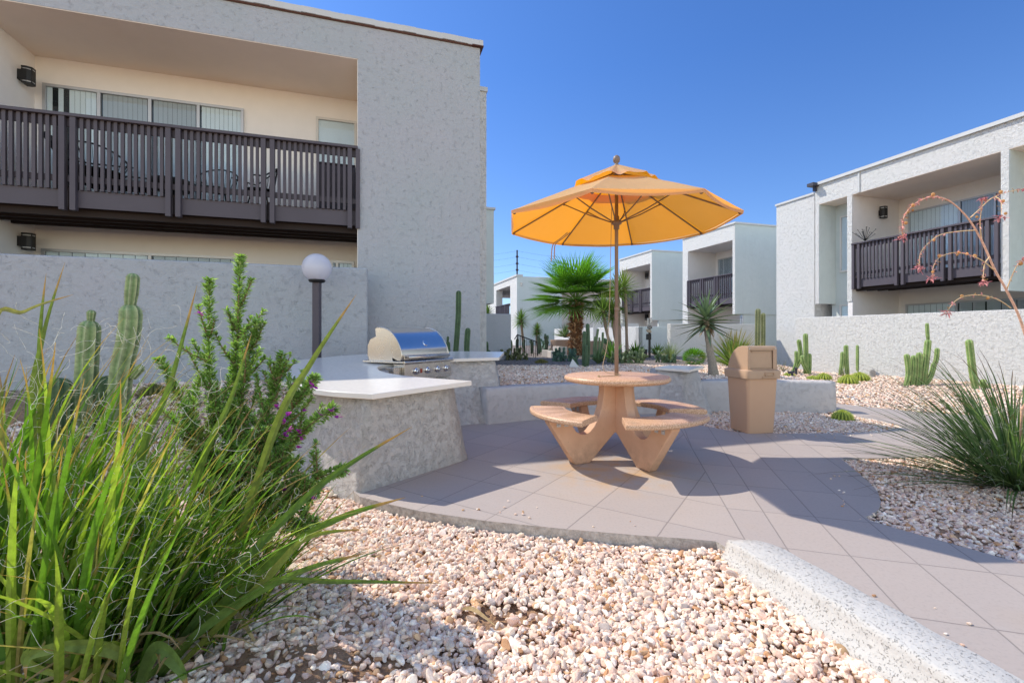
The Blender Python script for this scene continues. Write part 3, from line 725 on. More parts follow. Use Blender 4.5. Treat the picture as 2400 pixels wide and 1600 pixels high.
xa, za = FR.at(2062, 500, 1.0); wall_lamp(BR, xp[3]+.005, 1.15, FR.at(2062, 500, 1.15)[1], face='+x', w=.2, h=.36)
wall_lamp(BR, FR.at(2098, 722, rec2)[0], rec2-.02, FR.at(2098, 722, rec2)[1], face='y', w=.2, h=.36)
# flood light on the roof corner
fl = MB(); xz = FR.at(1913, 438); fl.box(xz[0]-.12, xz[0]+.10, -.25, .0, xz[1]+.0, xz[1]+.10); fl.box(xz[0]-.04, xz[0]+.04, -.1, .1, xz[1]-.15, xz[1]-.02)
o = fl.build('flood_light', M['fixture'], BR)

# plain white wall block left of it
FW, PW_ = RF(1820, 14.05)
BW = thing('apartment_block', 'tall plain white windowless wall between the two balcony blocks on the right', 'building', (PW_.x, PW_.y, 0), rad(-73))
zw = (FW.z(1820, 484)+FW.z(1910, 455))/2
xw_ = FW.x(1909); boxes('wall', M['stucco_white'], BW, [(0, xw_, 0, 4, 0, zw)]); mb = MB(); mb.box(-.03, xw_, -.04, .4, zw+.001, zw+.07); mb.build('coping', M['coping'], BW)

# the two stepped blocks further off
def far_block(ucorner, uleft, D, vtop, vsoff, u_open0, u_open1, vbot, vrail, vdeck, label, lamps=(), side_w=2.4, win_u=None):
    Fm, Pm = RF(ucorner, D)
    B_ = thing('apartment_block', label, 'building', (Pm.x, Pm.y, 0), rad(-73))
    z1 = Fm.z(ucorner, vtop); zso = Fm.z(u_open1, vsoff); zbo = Fm.z(ucorner-5, vbot); xl = Fm.x(uleft); a, c = Fm.x(u_open0), Fm.x(u_open1)
    rc = 1.7
    boxes('wall', M['stucco_white'], B_, [(xl, -.012, 0, .22, zso+.001, z1), (c, -.012, 0, .5, zbo, zso), (xl, a, 0, .5, 0, zso), (xl, -.012, .22, side_w-.01, zso+.004, z1-.002), (xl, -.3, rc+.001, side_w-.01, 0, zso)])
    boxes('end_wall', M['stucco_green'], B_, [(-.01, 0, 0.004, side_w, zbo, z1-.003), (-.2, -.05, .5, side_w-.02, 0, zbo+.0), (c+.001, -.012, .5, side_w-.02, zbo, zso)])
    boxes('recess_wall', M['plaster_white'], B_, [(a, c-.001, rc-.01, rc, 0, zso-.003), (a+.001, a+.01, .01, rc-.011, 0, zso-.003)])
    boxes('soffit', M['plaster_white'], B_, [(a, c-.001, .003, rc, zso-.01, zso)])
    mb = MB(); mb.box(xl, .04, -.05, .3, z1+.001, z1+.08); mb.box(-.2, .04, .3, side_w+.05, z1+.001, z1+.08); mb.build('coping', M['coping'], B_)
    zra = Fm.z(u_open1, vrail); 
    balcony(B_, a+.03, c-.02, zra-1.02, zra, [a+.1, a+(c-a)*.36, a+(c-a)*.68], .14, y0=-.02, depth=rc-.02, beams=2, fh=.3, double=.07)
    for (u, v) in lamps:
        xx, zz = Fm.at(u, v, rc); wall_lamp(B_, max(xx, a+.3), rc-.01, zz, w=.24, h=.45)
    if win_u: window(B_, Fm.x(win_u[0], rc), c-.03, zra-1.0, Fm.z(win_u[0], win_u[1], rc), rc-.01, [], ('d',), 10)
    return B_, Fm, zbo
B1, F1, zb1 = far_block(1723, 1600, 15.1, 524, 562, 1612, 1717, 736, 640, 721, 'middle stepped white block with a dark slatted balcony behind the aloe tree', (), 3.3, (1685, 608))
window(B1, -.19, -.05, .9, zb1-.05, .49, [], (None,))
mb = MB()
for ch in (): pass
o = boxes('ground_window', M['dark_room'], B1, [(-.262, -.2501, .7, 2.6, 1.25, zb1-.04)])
B2, F2, zb2_ = far_block(1528, 1452, 15.35, 588, 617, 1459, 1524, 750, 674, 740, 'furthest stepped block with a dark balcony just right of the umbrella pole', ((1492, 651), (1501, 743)), 3.5)
# downpipe with hopper on the middle block
dp = MB(); p = W(1801, 600, 21.0); 
Fd = F1
xx0 = 0.05; yy0 = 3.0
u_ = [F1.at(1795, 540, 2.95)]
dp.box(-.10, .08, 3.305, 3.55, 0, z := F1.z(1800, 555, 3.3)); dp.box(-.12, .14, 3.305, 3.66, z, F1.z(1800, 540, 3.3))
dp.build('downpipe', M['stucco_white'], B1)
# link wall between middle block and the white wall
lk = MB(); lk.box(-.6, -.03, 3.56, 8, 0, F1.z(1812, 520, 3.6)); lk.build('link_wall', M['stucco_white'], B1)

# far blocks closing the court
F4, P4 = RF(1211.7, 11.2)
def RF2(u, Y):
    P = Vector(((u-U0)/F*Y, Y)); return Frame(P.x, P.y, -73), P
F4, P4 = RF2(1211.7, 30.0)
B4 = thing('apartment_block', 'small distant block with recessed balcony left of the fan palm, below a utility pole', 'building', (P4.x, P4.y, 0), rad(-73))
z4 = F4.z(1211.7, 647); xl4 = F4.x(1155.5); zso4 = F4.z(1196, 669)
boxes('wall', M['stucco_white'], B4, [(xl4-6, -.02, 0, .3, zso4, z4), (F4.x(1196), -.02, 0, .5, 0, zso4), (xl4-6, F4.x(1163), 0, .5, 0, zso4), (xl4-6, -.02, .3, 8, zso4+.01, z4-.01)])
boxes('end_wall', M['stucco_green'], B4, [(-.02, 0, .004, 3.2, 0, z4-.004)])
boxes('recess_wall', M['plaster_white'], B4, [(F4.x(1163), F4.x(1196), 1.8, 1.85, 0, zso4)])
balcony(B4, F4.x(1163)+.03, F4.x(1196)-.02, F4.z(1196, 711)-1.05, F4.z(1196, 711), [F4.x(1163)+.3, F4.x(1175), F4.x(1186)], .16, depth=1.7, beams=2, double=.08)
mb = MB(); mb.box(xl4-6, .05, -.06, .4, z4+.001, z4+.12); mb.build('coping', M['coping'], B4)
F5 = Frame(P4.x, P4.y, 17)
B5 = thing('apartment_block', 'long flat pale wall closing the court behind the fan palm', 'building', (P4.x, P4.y, 0), rad(17))
boxes('wall', M['plaster_white'], B5, [(F5.x(1258, 3.2), F5.x(1500, 3.2), 3.21, 9, 0, F5.z(1300, 650, 3.2))])
# block fragment beyond the near block, and its garden wall
F6 = Frame(-.2, 14.0, 17); a6 = F6.x(1138); c6 = F6.x(1157.5)
B6 = thing('apartment_block', 'narrow overhanging slice of grey green building just past the near block', 'building', (-.2, 14, 0), rad(17))
boxes('wall', M['stucco_green'], B6, [(a6-3, c6, 0, 1.6, F6.z(1157, 711), F6.z(1157, 492)), (a6-3, a6-.3, .3, 1.5, 0, F6.z(1157, 711))]); mb = MB(); mb.box(a6-3, c6+.04, -.05, .3, F6.z(1157, 492)+.001, F6.z(1157, 487)); mb.build('coping', M['coping'], B6)
def free_wall(fr, x0, x1, y0, y1, z0, z1, mat, label, name='garden_wall', bevel=.02):
    mb = MB(); mb.box(x0, x1, y0, y1, z0, z1); o = mb.build(name, M[mat], bevel=bevel); o.location = (fr.o.x, fr.o.y, 0); o.rotation_euler = (0, 0, fr.a); return tag(o, label, 'wall')
Fg = Frame(-.2, 13.2, 17)
free_wall(Fg, Fg.x(1120), Fg.x(1198), 0, .2, .1, Fg.z(1160, 735), 'stucco_gray', 'grey garden wall in shade past the end of the near block')
# right garden wall
Dw = 12.46; Fgw, Pgw = RF(1865, Dw)
ztw = 1.64
free_wall(Fgw, 0, 14, 0, .2, -.3, ztw, 'stucco_white', 'long white stucco garden wall behind the row of column cacti')
# garden walls in front of the middle blocks
Fm1, Pm1 = RF(1566, 12.9)
p_ = W(1475, 783, 21.0)
Fq = Frame(*W(1572, 783, 15.5).xy, 17)
free_wall(Fq, 0, Fq.x(1790), 0, .2, 0, Fq.z(1700, 759), 'stucco_white', 'white garden wall behind the aloe tree and green shrubs')
Fq2 = Frame(*W(1497, 783, 18.5).xy, 17)
free_wall(Fq2, 0, Fq2.x(1572), 0, .2, 0, Fq2.z(1530, 765), 'stucco_green', 'grey green garden wall behind the pet waste sign')
Fq3, Pq3 = RF(1497, Fq2.o.dot(nn_))
free_wall(Fq3, -9, 0, .0, .2, 0, Fq2.z(1497, 765), 'stucco_white', 'white garden wall carrying a spiky leaf shadow beside the umbrella pole')
mb = MB(); p = W(1468, 758, 22); mb.box(p.x-1.6, p.x+.6, p.y, p.y+.05, 0, p.z+.0)
tag(mb.build('white_gate', M['white_frame']), 'plain white gate panel behind the white garden wall near the pole', 'gate')

# ------------------------------------------------------------------ picnic table and umbrella
TX, TY = .9635, 4.196
tb = thing('picnic_table', 'round tan precast concrete table with four curved bench seats', 'picnic table', (TX, TY, 0), rad(0))
mb = MB(); r = .479; mb.lathe([(.02, .702), (r-.05, .702), (r-.02, .708), (r-.002, .722), (r, .735), (r-.006, .748), (r-.018, .756), (r-.03, .7585), (r-.034, .757), (r-.038, .7595), (.02, .76)], n=72)
mb.build('tabletop', M['precast_top'], tb, smooth=True).data.polygons.foreach_get
prof = [(0.0, .70), (.165, .70), (.172, .60), (.19, .50), (.225, .40), (.27, .325), (.32, .275), (.37, .255), (.42, .262), (.465, .29), (.50, .34), (.525, .405), (.73, .405), (.735, .385), (.475, 0.0), (.325, .0), (.06, .235), (0.0, .262)]
def arm_mesh():
    mb = MB(); n = len(prof); vs = []
    for s_ in (-.046, .046):
        for r_, z in prof: vs.append(Vector((r_, s_, z)))
    fs = [tuple(range(n)), tuple(range(2*n-1, n-1, -1))]+[(i, n+i, n+(i+1) % n, (i+1) % n) for i in range(n)]
    mb.add(vs, fs); return mb
def seat_mesh(ri=.465, ro=.80, half=rad(33), n=24):
    mb = MB(); pr = [(ri, .413), (ro-.012, .413), (ro, .425), (ro, .448), (ro-.012, .459), (ro-.03, .4615), (ro-.036, .460), (ro-.04, .4625), (ri+.04, .4625), (ri+.036, .460), (ri+.03, .4615), (ri+.01, .458), (ri, .448)]
    m = len(pr); vs = []
    for i in range(n+1):
        a = -half+2*half*i/n
        for r_, z in pr: vs.append(Vector((r_*math.cos(a), r_*math.sin(a), z)))
    fs = [(i*m+k, i*m+(k+1) % m, (i+1)*m+(k+1) % m, (i+1)*m+k) for i in range(n) for k in range(m)]+[tuple(range(m))[::-1], tuple(n*m+k for k in range(m))]
    mb.add(vs, fs); return mb
for i, az in enumerate((-155, -65, 25, 115)):
    o = arm_mesh().build('leg', M['precast_leg'], tb, bevel=.012, fixn=True); o.rotation_euler = (0, 0, rad(az))
    s_ = seat_mesh().build('seat', M['precast_top'], tb, bevel=.006, fixn=True); s_.rotation_euler = (0, 0, rad(az))
    mb = MB()
    for sd in (-1, 1):
        for q in (.57, .645):
            mb = MB(); mb.box(q-.02, q+.02, sd*.0485-.0012, sd*.0485+.0012, .345, .412); mb.lathe([(.011, 0), (.013, .004), (.008, .010)], (q, sd*.0495, .362), 10, (0, sd, 0)); mb.build('bolt', M['alu'], o)
mb = MB(); mb.box(-.05, .05, -.05, .05, .60, .70); mb.build('leg_joint', M['precast_leg'], tb).rotation_euler = (0, 0, rad(-20))

um = thing('patio_umbrella', 'open orange tan market umbrella rising from the round table', 'umbrella', (TX, TY, .762))
zq = -.762
mb = MB(); mb.tube([(0, 0, .0), (0, 0, .62)], .0185, 16); mb.tube([(0, 0, .60), (0, 0, 2.66+zq)], .0165, 16); mb.tube([(0, 0, .585), (0, 0, .625)], .0205, 16); mb.build('pole', M['tan_pole'], um, smooth=True)
mb = MB(); mb.lathe([(.028, 2.675+zq), (.03, 2.69+zq), (.016, 2.70+zq), (.016, 2.712+zq), (.028, 2.722+zq), (.033, 2.745+zq), (.028, 2.768+zq), (.012, 2.782+zq), (.001, 2.785+zq)], n=20); mb.build('finial', M['tan_pole'], um, smooth=True)
RV = 1.05
def canopy_mesh(r0, z0, r1, z1, sag, scal=0, nu=8, nv=10):
    mb = MB(); rows = nv+1; vs = []; cols = 8*nu
    for j in range(rows):
        t = j/nv; rr_ = lerp(r0, r1, t); zz = lerp(z0, z1, t)
        for k_ in range(cols):
            pnl, q = divmod(k_, nu); q /= nu
            a0 = rad(22.5+45*pnl); a1 = a0+rad(45)
            p0 = Vector((math.cos(a0), math.sin(a0)))*rr_; p1 = Vector((math.cos(a1), math.sin(a1)))*rr_
            p = p0.lerp(p1, q); s_ = math.sin(PI*q)
            dz = -sag*s_*math.sin(PI*min(1, t*.9+.1)*.6)
            if scal: dz += scal*t*(math.cos(q*2*PI*1.5+pnl*1.3)*.6+math.cos(q*2*PI*2.5+pnl)*.4)*(.4+.6*s_)
            inn = 1-.018*s_*t if not scal else 1
            dz += noise.noise(Vector((p.x*5, p.y*5, pnl)))*.004
            vs.append(Vector((p.x*inn, p.y*inn, zz+dz+zq)))
    fs = [(j*cols+k_, (j+1)*cols+k_, (j+1)*cols+(k_+1) % cols, j*cols+(k_+1) % cols) for j in range(nv) for k_ in range(cols)]
    mb.add(vs, fs); return mb
def hem(r1, z1, h, scal=0):
    return None
cm = canopy_mesh(.30, 2.505, RV, 2.168, .022)
# turned hem
cn = canopy_mesh(RV, 2.168, RV-.004, 2.142, .022, nv=1); cm.add(cn.v, cn.f)
cp = cm.build('canopy', M['canopy'], um, smooth=False)
cv = canopy_mesh(.025, 2.69, .425, 2.495, .01, .022, 12, 8); cv.build('vent_cap', M['canopy'], cp, smooth=True)
for k_ in range(8):
    a = rad(22.5+45*k_); d = Vector((math.cos(a), math.sin(a), 0))
    mb = MB(); mb.tube([d*.03+Vector((0, 0, 2.615+zq)), d*.5+Vector((0, 0, 2.395+zq)), d*(RV-.02)+Vector((0, 0, 2.152+zq))], .0075, 6); mb.sphere(d*(RV-.03)+Vector((0, 0, 2.15+zq)), .014, 8, 6)
    rb = mb.build('rib', M['tan_pole'], um, smooth=True)
    mb = MB(); mb.tube([d*.035+Vector((0, 0, 2.165+zq)), d*.27+Vector((0, 0, 2.265+zq)), d*.50+Vector((0, 0, 2.385+zq))], .006, 6); mb.sphere(d*.5+Vector((0, 0, 2.385+zq)), .012, 8, 6); mb.build('strut', M['tan_pole'], rb, smooth=True)
mb = MB(); mb.lathe([(.02, 2.10+zq), (.026, 2.105+zq), (.026, 2.14+zq), (.046, 2.15+zq), (.048, 2.175+zq), (.024, 2.18+zq), (.024, 2.22+zq), (.018, 2.225+zq)], n=20); mb.build('hub', M['tan_pole'], um, smooth=True)
mb = MB(); mb.lathe([(.02, 2.60+zq), (.045, 2.605+zq), (.045, 2.63+zq), (.02, 2.635+zq)], n=16); mb.build('top_hub', M['tan_pole'], um, smooth=True)
# pull cord
def um_local(P): return [Vector(p)-Vector((TX, TY, .762)) for p in P]
cord = [W(1434, 480, 4.17), W(1432, 560, 4.16), W(1429, 700, 4.14), W(1424, 800, 4.12), W(1414, 850, 4.10), W(1414, 862, 4.08), W(1420, 872, 4.07), W(1440, 875, 4.05), W(1452, 876, 4.10)]
cord = [Vector((p.x, p.y, max(p.z, .768))) for p in cord]
mb = MB(); mb.tube(smooth_path(um_local(cord), 6), .0032, 5); c2 = [Vector((p.x, p.y, .768)) for p in (W(1403, 868, 4.0), W(1412, 872, 3.98), W(1430, 876, 4.02), W(1456, 876, 4.1))]
mb.tube(smooth_path(um_local(c2), 6), .004, 5); mb.sphere(um_local([c2[0]])[0], .012, 8, 6); mb.build('pull_cord', M['rope'], um, smooth=True)
# tie straps hanging from the canopy edge
mb = MB()
for du in (0, 5):
    pts = [W(1330+du*1.2, 545, 4.55), W(1312+du, 560, 4.6), W(1297+du, 572, 4.6), W(1293+du*1.3, 590, 4.6), W(1292+du*1.4, 612-du, 4.6)]
    mb.tube(smooth_path(um_local(pts), 4), .0055, 4)
mb.build('tie_strap', M['rope'], um)

# ------------------------------------------------------------------ rubbish bin
bn = thing('rubbish_bin', 'tan plastic square bin with a hooded flap lid beside the paving', 'bin', (2.835, 5.385, 0), rad(9))
def rrect(w, d, r_, n=5):
    out = []
    for sx, sy, a0 in ((1, 1, 0), (-1, 1, 90), (-1, -1, 180), (1, -1, 270)):
        for i in range(n+1):
            a = rad(a0+90*i/n); out.append(((w/2-r_)*sx+r_*math.cos(a), (d/2-r_)*sy+r_*math.sin(a)))
    return out
mb = MB(); lv = [(.005, .325, .03), (.0, .335, .035), (.02, .34, .035), (.55, .385, .04), (.57, .388, .04), (.635, .39, .04)]; n = len(rrect(.3, .3, .03)); vs = []
for z, w_, r_ in lv[1:]: vs += [Vector((x, y, z)) for x, y in rrect(w_, w_, r_)]
fs = [(j*n+i, j*n+(i+1) % n, (j+1)*n+(i+1) % n, (j+1)*n+i) for j in range(len(lv)-2) for i in range(n)]+[tuple(range(n))[::-1], tuple((len(lv)-2)*n+i for i in range(n))]
mb.add(vs, fs); mb.build('body', M['bin_base'], bn, smooth=False, bevel=.003)
mb = MB(); vs = []; lv = [(.625, .425, .04), (.628, .44, .045), (.70, .445, .045), (.722, .435, .045), (.73, .40, .04)]
for z, w_, r_ in lv: vs += [Vector((x, y, z)) for x, y in rrect(w_, w_, r_)]
mb.add(vs, [(j*n+i, j*n+(i+1) % n, (j+1)*n+(i+1) % n, (j+1)*n+i) for j in range(len(lv)-1) for i in range(n)]+[tuple(range(n))[::-1], tuple((len(lv)-1)*n+i for i in range(n))])
lid = mb.build('lid', M['bin'], bn, bevel=.003)
# hood: profile in y (front = -y), curved to the back
pr = [(-.185, .728), (-.178, .985), (-.165, 1.0), (-.06, 1.0), (.0, .985), (.06, .95), (.11, .90), (.15, .84), (.172, .78), (.185, .728)]
mb = MB(); hw = .185; nP = len(pr); vs = [Vector((-hw, y, z)) for y, z in pr]+[Vector((hw, y, z)) for y, z in pr]
mb.add(vs, [tuple(range(nP)), tuple(range(2*nP-1, nP-1, -1))]+[(i, nP+i, nP+i+1, i+1) for i in range(1, nP-1)])
# front: frame with recessed flap
for (x0, x1, z0, z1) in ((-hw, -.155, .728, .985), (.135, hw, .728, .985), (-.155, .135, .95, .985), (-.155, .135, .728, .742)):
    mb.box(x0, x1, -.186, -.172, z0, z1)
hd = mb.build('hood', M['bin'], lid, bevel=.008, fixn=True)
mb = MB(); vs = [(-.153, -.166, .744), (.133, -.172, .744), (.133, -.168, .948), (-.153, -.168, .948)]; mb.add([Vector(p) for p in vs]+[Vector((p[0], p[1]+.006, p[2])) for p in vs], [(0, 1, 2, 3), (7, 6, 5, 4), (0, 4, 5, 1), (1, 5, 6, 2), (2, 6, 7, 3), (3, 7, 4, 0)])
mb.box(-.13, .11, -.178, -.171, .93, .944); mb.build('flap', M['bin'], hd, bevel=.003)
mb = MB(); mb.box(.0, .12, -.236, -.221, .665, .672); mb.box(.0, .012, -.232, -.221, .672, .70); mb.box(.108, .12, -.232, -.221, .672, .70); mb.box(.0, .12, -.232, -.221, .695, .703); mb.box(-.03, .15, -.236, -.218, .640, .652); mb.build('latch', M['bin'], lid, bevel=.002)
for x_, y_ in ((-.165, -.188), (.165, -.188)): mb = MB(); mb.lathe([(.007, 0), (.007, .003), (.004, .004)], (x_, y_, .97), 8, (0, -1, 0)); mb.build('screw', M['alu'], hd)

# ------------------------------------------------------------------ grill
gr = thing('barbecue_grill', 'stainless steel built in gas grill with closed hood and four knobs', 'grill', (-1.045, 5.50, .815), rad(60)); gr.scale = (1.05, 1.12, 1.10)
GW = .40
# local: x along the front (left..right), y into the counter (away from the patio)
hoodp = [(-.0, .02), (-.015, .075), (.01, .16), (.07, .255), (.15, .325), (.24, .36), (.33, .365), (.36, .355), (.345, .22), (.20, .14), (.13, .05), (.04, .02)]
mb = MB(); n = len(hoodp)
vs = [Vector((-GW, y, z)) for y, z in hoodp]+[Vector((GW, y, z)) for y, z in hoodp]
mb.m = 0; mb.add(vs, [tuple(range(n)), tuple(range(2*n-1, n-1, -1))])
mb.m = 1; mb.add([Vector((x*.998, y, z)) for x in (-GW, GW) for y, z in hoodp[:8]], [(i, 8+i, 8+i+1, i+1) for i in range(7)])
mb.m = 0; mb.add([Vector((x*.998, y, z)) for x in (-GW, GW) for y, z in hoodp[7:]+hoodp[:1]], [(i, 6+i, 6+i+1, i+1) for i in range(5)])
hood = mb.build('hood', [M['steel'], M['steel_hood']], gr, bevel=.004)
for sd in (-1, 1):
    mb = MB(); pts = smooth_path([(y, z, 0) for y, z in hoodp[:8]], 3); mb.tube([Vector((sd*GW, p.x, p.y)) for p in pts], .006, 5); mb.build('hood_trim', M['steel'], hood, smooth=True)
mb = MB(); bp = [(.12, 0.0), (.46, 0.0), (.49, .06), (.49, .17), (.45, .24), (.37, .27), (.25, .2), (.15, .1)]
mb.add([Vector((sd*(GW-.012), y, z)) for sd in (-1, 1) for y, z in bp], [tuple(range(8)), tuple(range(15, 7, -1))]+[(i, 8+i, 8+(i+1) % 8, (i+1) % 8) for i in range(8)]); mb.build('firebox', M['steel'], gr, bevel=.006, fixn=True)
mb = MB(); mb.box(-GW+.02, GW-.02, -.03, .0, .028, .075); mb.build('hood_lip', M['steel'], hood, bevel=.004)
mb = MB(); mb.tube([(-GW+.05, -.065, .052), (GW-.05, -.065, .052)], .014, 12)
for x_ in (-GW+.09, GW-.09): mb.tube([(x_, -.065, .052), (x_, -.028, .052)], .010, 8)
mb.build('hood_handle', M['steel'], hood, smooth=True)
mb = MB(); q = Vector((.03, .035, .19)); nv = Vector((0, -.82, .57)); mb.lathe([(.034, 0), (.036, .006), (.030, .012), (.004, .012)], q, 20, nv); mb.build('thermometer', M['chrome'], hood)
mb = MB(); mb.box(-GW-.03, GW+.03, -.055, .52, -.008, .014); mb.tube([(-GW-.02, -.062, .0), (GW+.02, -.062, .0)], .018, 12); mb.build('shelf', M['steel'], gr, bevel=.004)
pan = MB(); pan.box(-GW, GW, -.052, .1, -.19, -.018); pan.box(-GW-.12, -GW-.002, -.012, .1, -.19, -.045); panel = pan.build('control_panel', M['steel'], gr, bevel=.004)
for i, x_ in enumerate((-.22, -.03, .15, .31)):
    kb = MB(); kb.lathe([(.036, 0), (.037, .010), (.026, .014), (.024, .034), (.020, .038), (.003, .038)], (x_, -.053, -.098), 24, (0, -1, 0)); kb.box(x_-.006, x_+.006, -.100, -.088, -.118, -.078)
    kb.build('knob', M['chrome'], panel, smooth=False, bevel=.001)
mb = MB(); mb.box(-.155, -.12, -.0545, -.0525, -.12, -.075); mb.build('badge', m_plain('badge_red', (.35, .06, .03), .4), panel)
mb = MB(); mb.box(-GW+.02, GW-.02, -.06, -.02, -.25, -.215); mb.tube([(-GW+.05, -.09, -.235), (GW-.05, -.09, -.235)], .012, 10); mb.build('drip_tray', M['steel'], gr, bevel=.003)

# ------------------------------------------------------------------ lamp post
LP = W(742.6, 627.5, 6.46)
lp = thing('globe_lamp', 'dark post lamp with a white globe in front of the grey wall', 'lamp post', (LP.x, LP.y, .35))
zz = LP.z-.35
mb = MB(); mb.box(-.048, .048, -.048, .048, 0, zz-.20); mb.build('post', M['rail_paint'], lp, bevel=.006)
mb = MB(); mb.lathe([(.05, zz-.215), (.10, zz-.205), (.115, zz-.18), (.105, zz-.168), (.02, zz-.168)], n=28); mb.build('fitter', M['black'], lp, smooth=True)
mb = MB(); mb.sphere((0, 0, zz), .2, 48, 28); mb.build('globe', M['globe'], lp, smooth=True)

# ------------------------------------------------------------------ balcony furniture
def lpoint(u, v, y): x, z = FL.at(u, v, y); P = FL.o+FL.b*x+FL.m*y; return Vector((P.x, P.y, z))
def rope_chair(name, label, p, rz, s=1.0, group='black rope chairs on the left balcony'):
    t = thing(name, label, 'chair', p, rz, group)
    mb = MB(); arc = [Vector((.30*s*math.cos(a), .30*s*math.sin(a)*.9, (.55+.25*max(0, math.sin(a)))*s)) for a in [rad(-35+250*i/24) for i in range(25)]]
    mb.tube(arc, .012*s, 6)
    seat = [Vector((.25*s*math.cos(2*PI*i/20), .23*s*math.sin(2*PI*i/20), .36*s)) for i in range(21)]
    mb.tube(seat, .010*s, 6); mb.build('frame', M['black_rope'], t, smooth=True)
    mb = MB()
    for i in range(25):
        a = arc[i]; q = Vector((a.x*.75, a.y*.75, .37*s)); mb.tube([a, a.lerp(q, .5)+Vector((0, 0, -.02)), q], .0035*s, 4)
    mb.build('backrest', M['black_rope'], t)
    mb = MB(); mb.lathe([(.24*s, .35*s), (.25*s, .36*s), (.02, .365*s)], n=20); mb.build('seat', M['black_rope'], t)
    for a in (45, 135, 225, 315):
        mb = MB(); mb.tube([(.18*s*math.cos(rad(a)), .17*s*math.sin(rad(a)), .36*s), (.27*s*math.cos(rad(a)), .27*s*math.sin(rad(a)), 0)], .011*s, 6); mb.build('leg', M['black_rope'], t)
    return t
zfw = zfl
for (u, y_, rz, lb) in ((510, .75, rad(17), 'low black rope chair near the middle of the long balcony'), (610, .62, rad(-50), 'black rope chair nearest the right end of the long balcony'), (235, .55, rad(60), 'black rope chair at the left of the long balcony')):
    x_, _ = FL.at(u, 783, y_); P = FL.o+FL.b*x_+FL.m*y_
    rope_chair('rope_chair', lb, (P.x, P.y, zfw-.02), rz, 1.0 if u != 235 else 1.2)
x_, _ = FL.at(403, 783, .7); P = FL.o+FL.b*x_+FL.m*.7
fp = thing('fire_bowl', 'black round bowl between the chairs on the long balcony', 'fire bowl', (P.x, P.y, zfw-.02)); mb = MB(); mb.lathe([(.12, 0), (.14, .02), (.12, .22), (.28, .30), (.33, .42), (.31, .43), (.05, .36)], n=24); mb.build('bowl', M['black'], fp, smooth=True)
mb = MB()
for i in range(8): mb.sphere((R(-.2, .2), R(-.2, .2), .42), R(.03, .05), 8, 5)
mb.build('lava_rock', m_plain('lava_red', (.25, .07, .03), .8), fp)
x_, _ = FL.at(275, 783, .8); P = FL.o+FL.b*x_+FL.m*.8
lg = thing('lounge_chair', 'black reclining lounger behind the slats of the long balcony', 'lounger', (P.x, P.y, zfw-.02), rad(17))
mb = MB(); mb.box(-.45, .45, -.25, .25, .30, .36); mb.build('seat', M['black_rope'], lg); mb = MB(); mb.box(-.03, .03, -.25, .25, 0, .75, Matrix.Translation((-.45, 0, .33)) @ Matrix.Rotation(rad(-30), 4, 'Y')); mb.build('backrest', M['black_rope'], lg)
for sy in (-.26, .26):
    mb = MB(); mb.tube([(-.6, sy, .6), (-.2, sy, .56), (.35, sy, .55), (.4, sy, 0)], .014, 6); mb.tube([(-.35, sy, .55), (-.4, sy, 0)], .014, 6); mb.build('armrest', M['black_rope'], lg)
x0_, x1_ = FL.x(744, .5), xo-.06
mb = MB(); mb.box(x0_, x1_, .48, .95, zfw-.02, FL.z(760, 384, .5)); mb.box(x0_-.02, x1_, .46, .97, FL.z(760, 384, .5)+.001, FL.z(760, 384, .5)+.02)
o = mb.build('storage_box', M['rail_paint'], bevel=.006); o.location = (FL.o.x, FL.o.y, 0); o.rotation_euler = (0, 0, rad(17)); tag(o, 'tall dark storage box at the right end of the long balcony', 'storage box')

# ------------------------------------------------------------------ plants
GREEN = (.085, .15, .05)
def ribbed(mb, path, r0, nr=7, depth=.22, col=(.09, .16, .06), edge=(.2, .27, .12), tipr=.9, rings=None, spines=True, taper=.85):
    P = smooth_path(path, 6); m = len(P); rr_ = []
    Ltot = sum((P[i+1]-P[i]).length for i in range(m-1)); acc = 0; seq = []
    for i in range(m):
        if i: acc += (P[i]-P[i-1]).length
        d = Ltot-acc; b_ = min(1, .72+.28*min(1, acc/(3*r0)))
        rr_.append(r0*b_*(1 if d > r0*1.2 else max(.12, math.sqrt(max(0, 1-(1-d/(r0*1.2))**2)))))
    # extra rings for the round tip
    tip = P[-1]; dr = (P[-1]-P[-2]).normalized(); base = [(p, r_) for p, r_ in zip(P, rr_) if (tip-p).length > r0*1.0]
    for k_ in range(1, 7):
        a = k_/6*PI/2; base.append((tip-dr*r0*1.0*(1-math.sin(a)), r0*max(.06, math.cos(a))))
    P = [q[0] for q in base]; rr_ = [q[1] for q in base]; n = nr*4; ks = len(mb.v)
    mb.tube(P, rr_, n, True, lambda th_, t: 1-depth*(abs(math.sin(th_*nr/2))**.8)+R(-.004, .004))
    for i in range(len(P)):
        for k_ in range(n):
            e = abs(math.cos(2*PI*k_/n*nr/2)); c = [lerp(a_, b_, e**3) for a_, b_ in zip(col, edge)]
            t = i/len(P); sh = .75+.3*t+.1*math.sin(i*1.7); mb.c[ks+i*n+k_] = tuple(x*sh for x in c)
    if spines:
        mb.cur = (.35, .33, .22)
        for i in range(1, len(P)-2, 1):
            for k_ in range(nr):
                v0 = Vector(mb.v[ks+i*n+k_*4]); o_ = (v0-P[i]).normalized()
                for _ in range(2):
                    q = v0+(o_+Vector((R(-.7, .7), R(-.7, .7), R(-.7, .7)))).normalized()*r0*.22; w_ = Vector((0, 0, r0*.012+.0006)); mb.add([v0-w_, v0+w_, q], [(0, 1, 2)])
        mb.cur = (1, 1, 1)
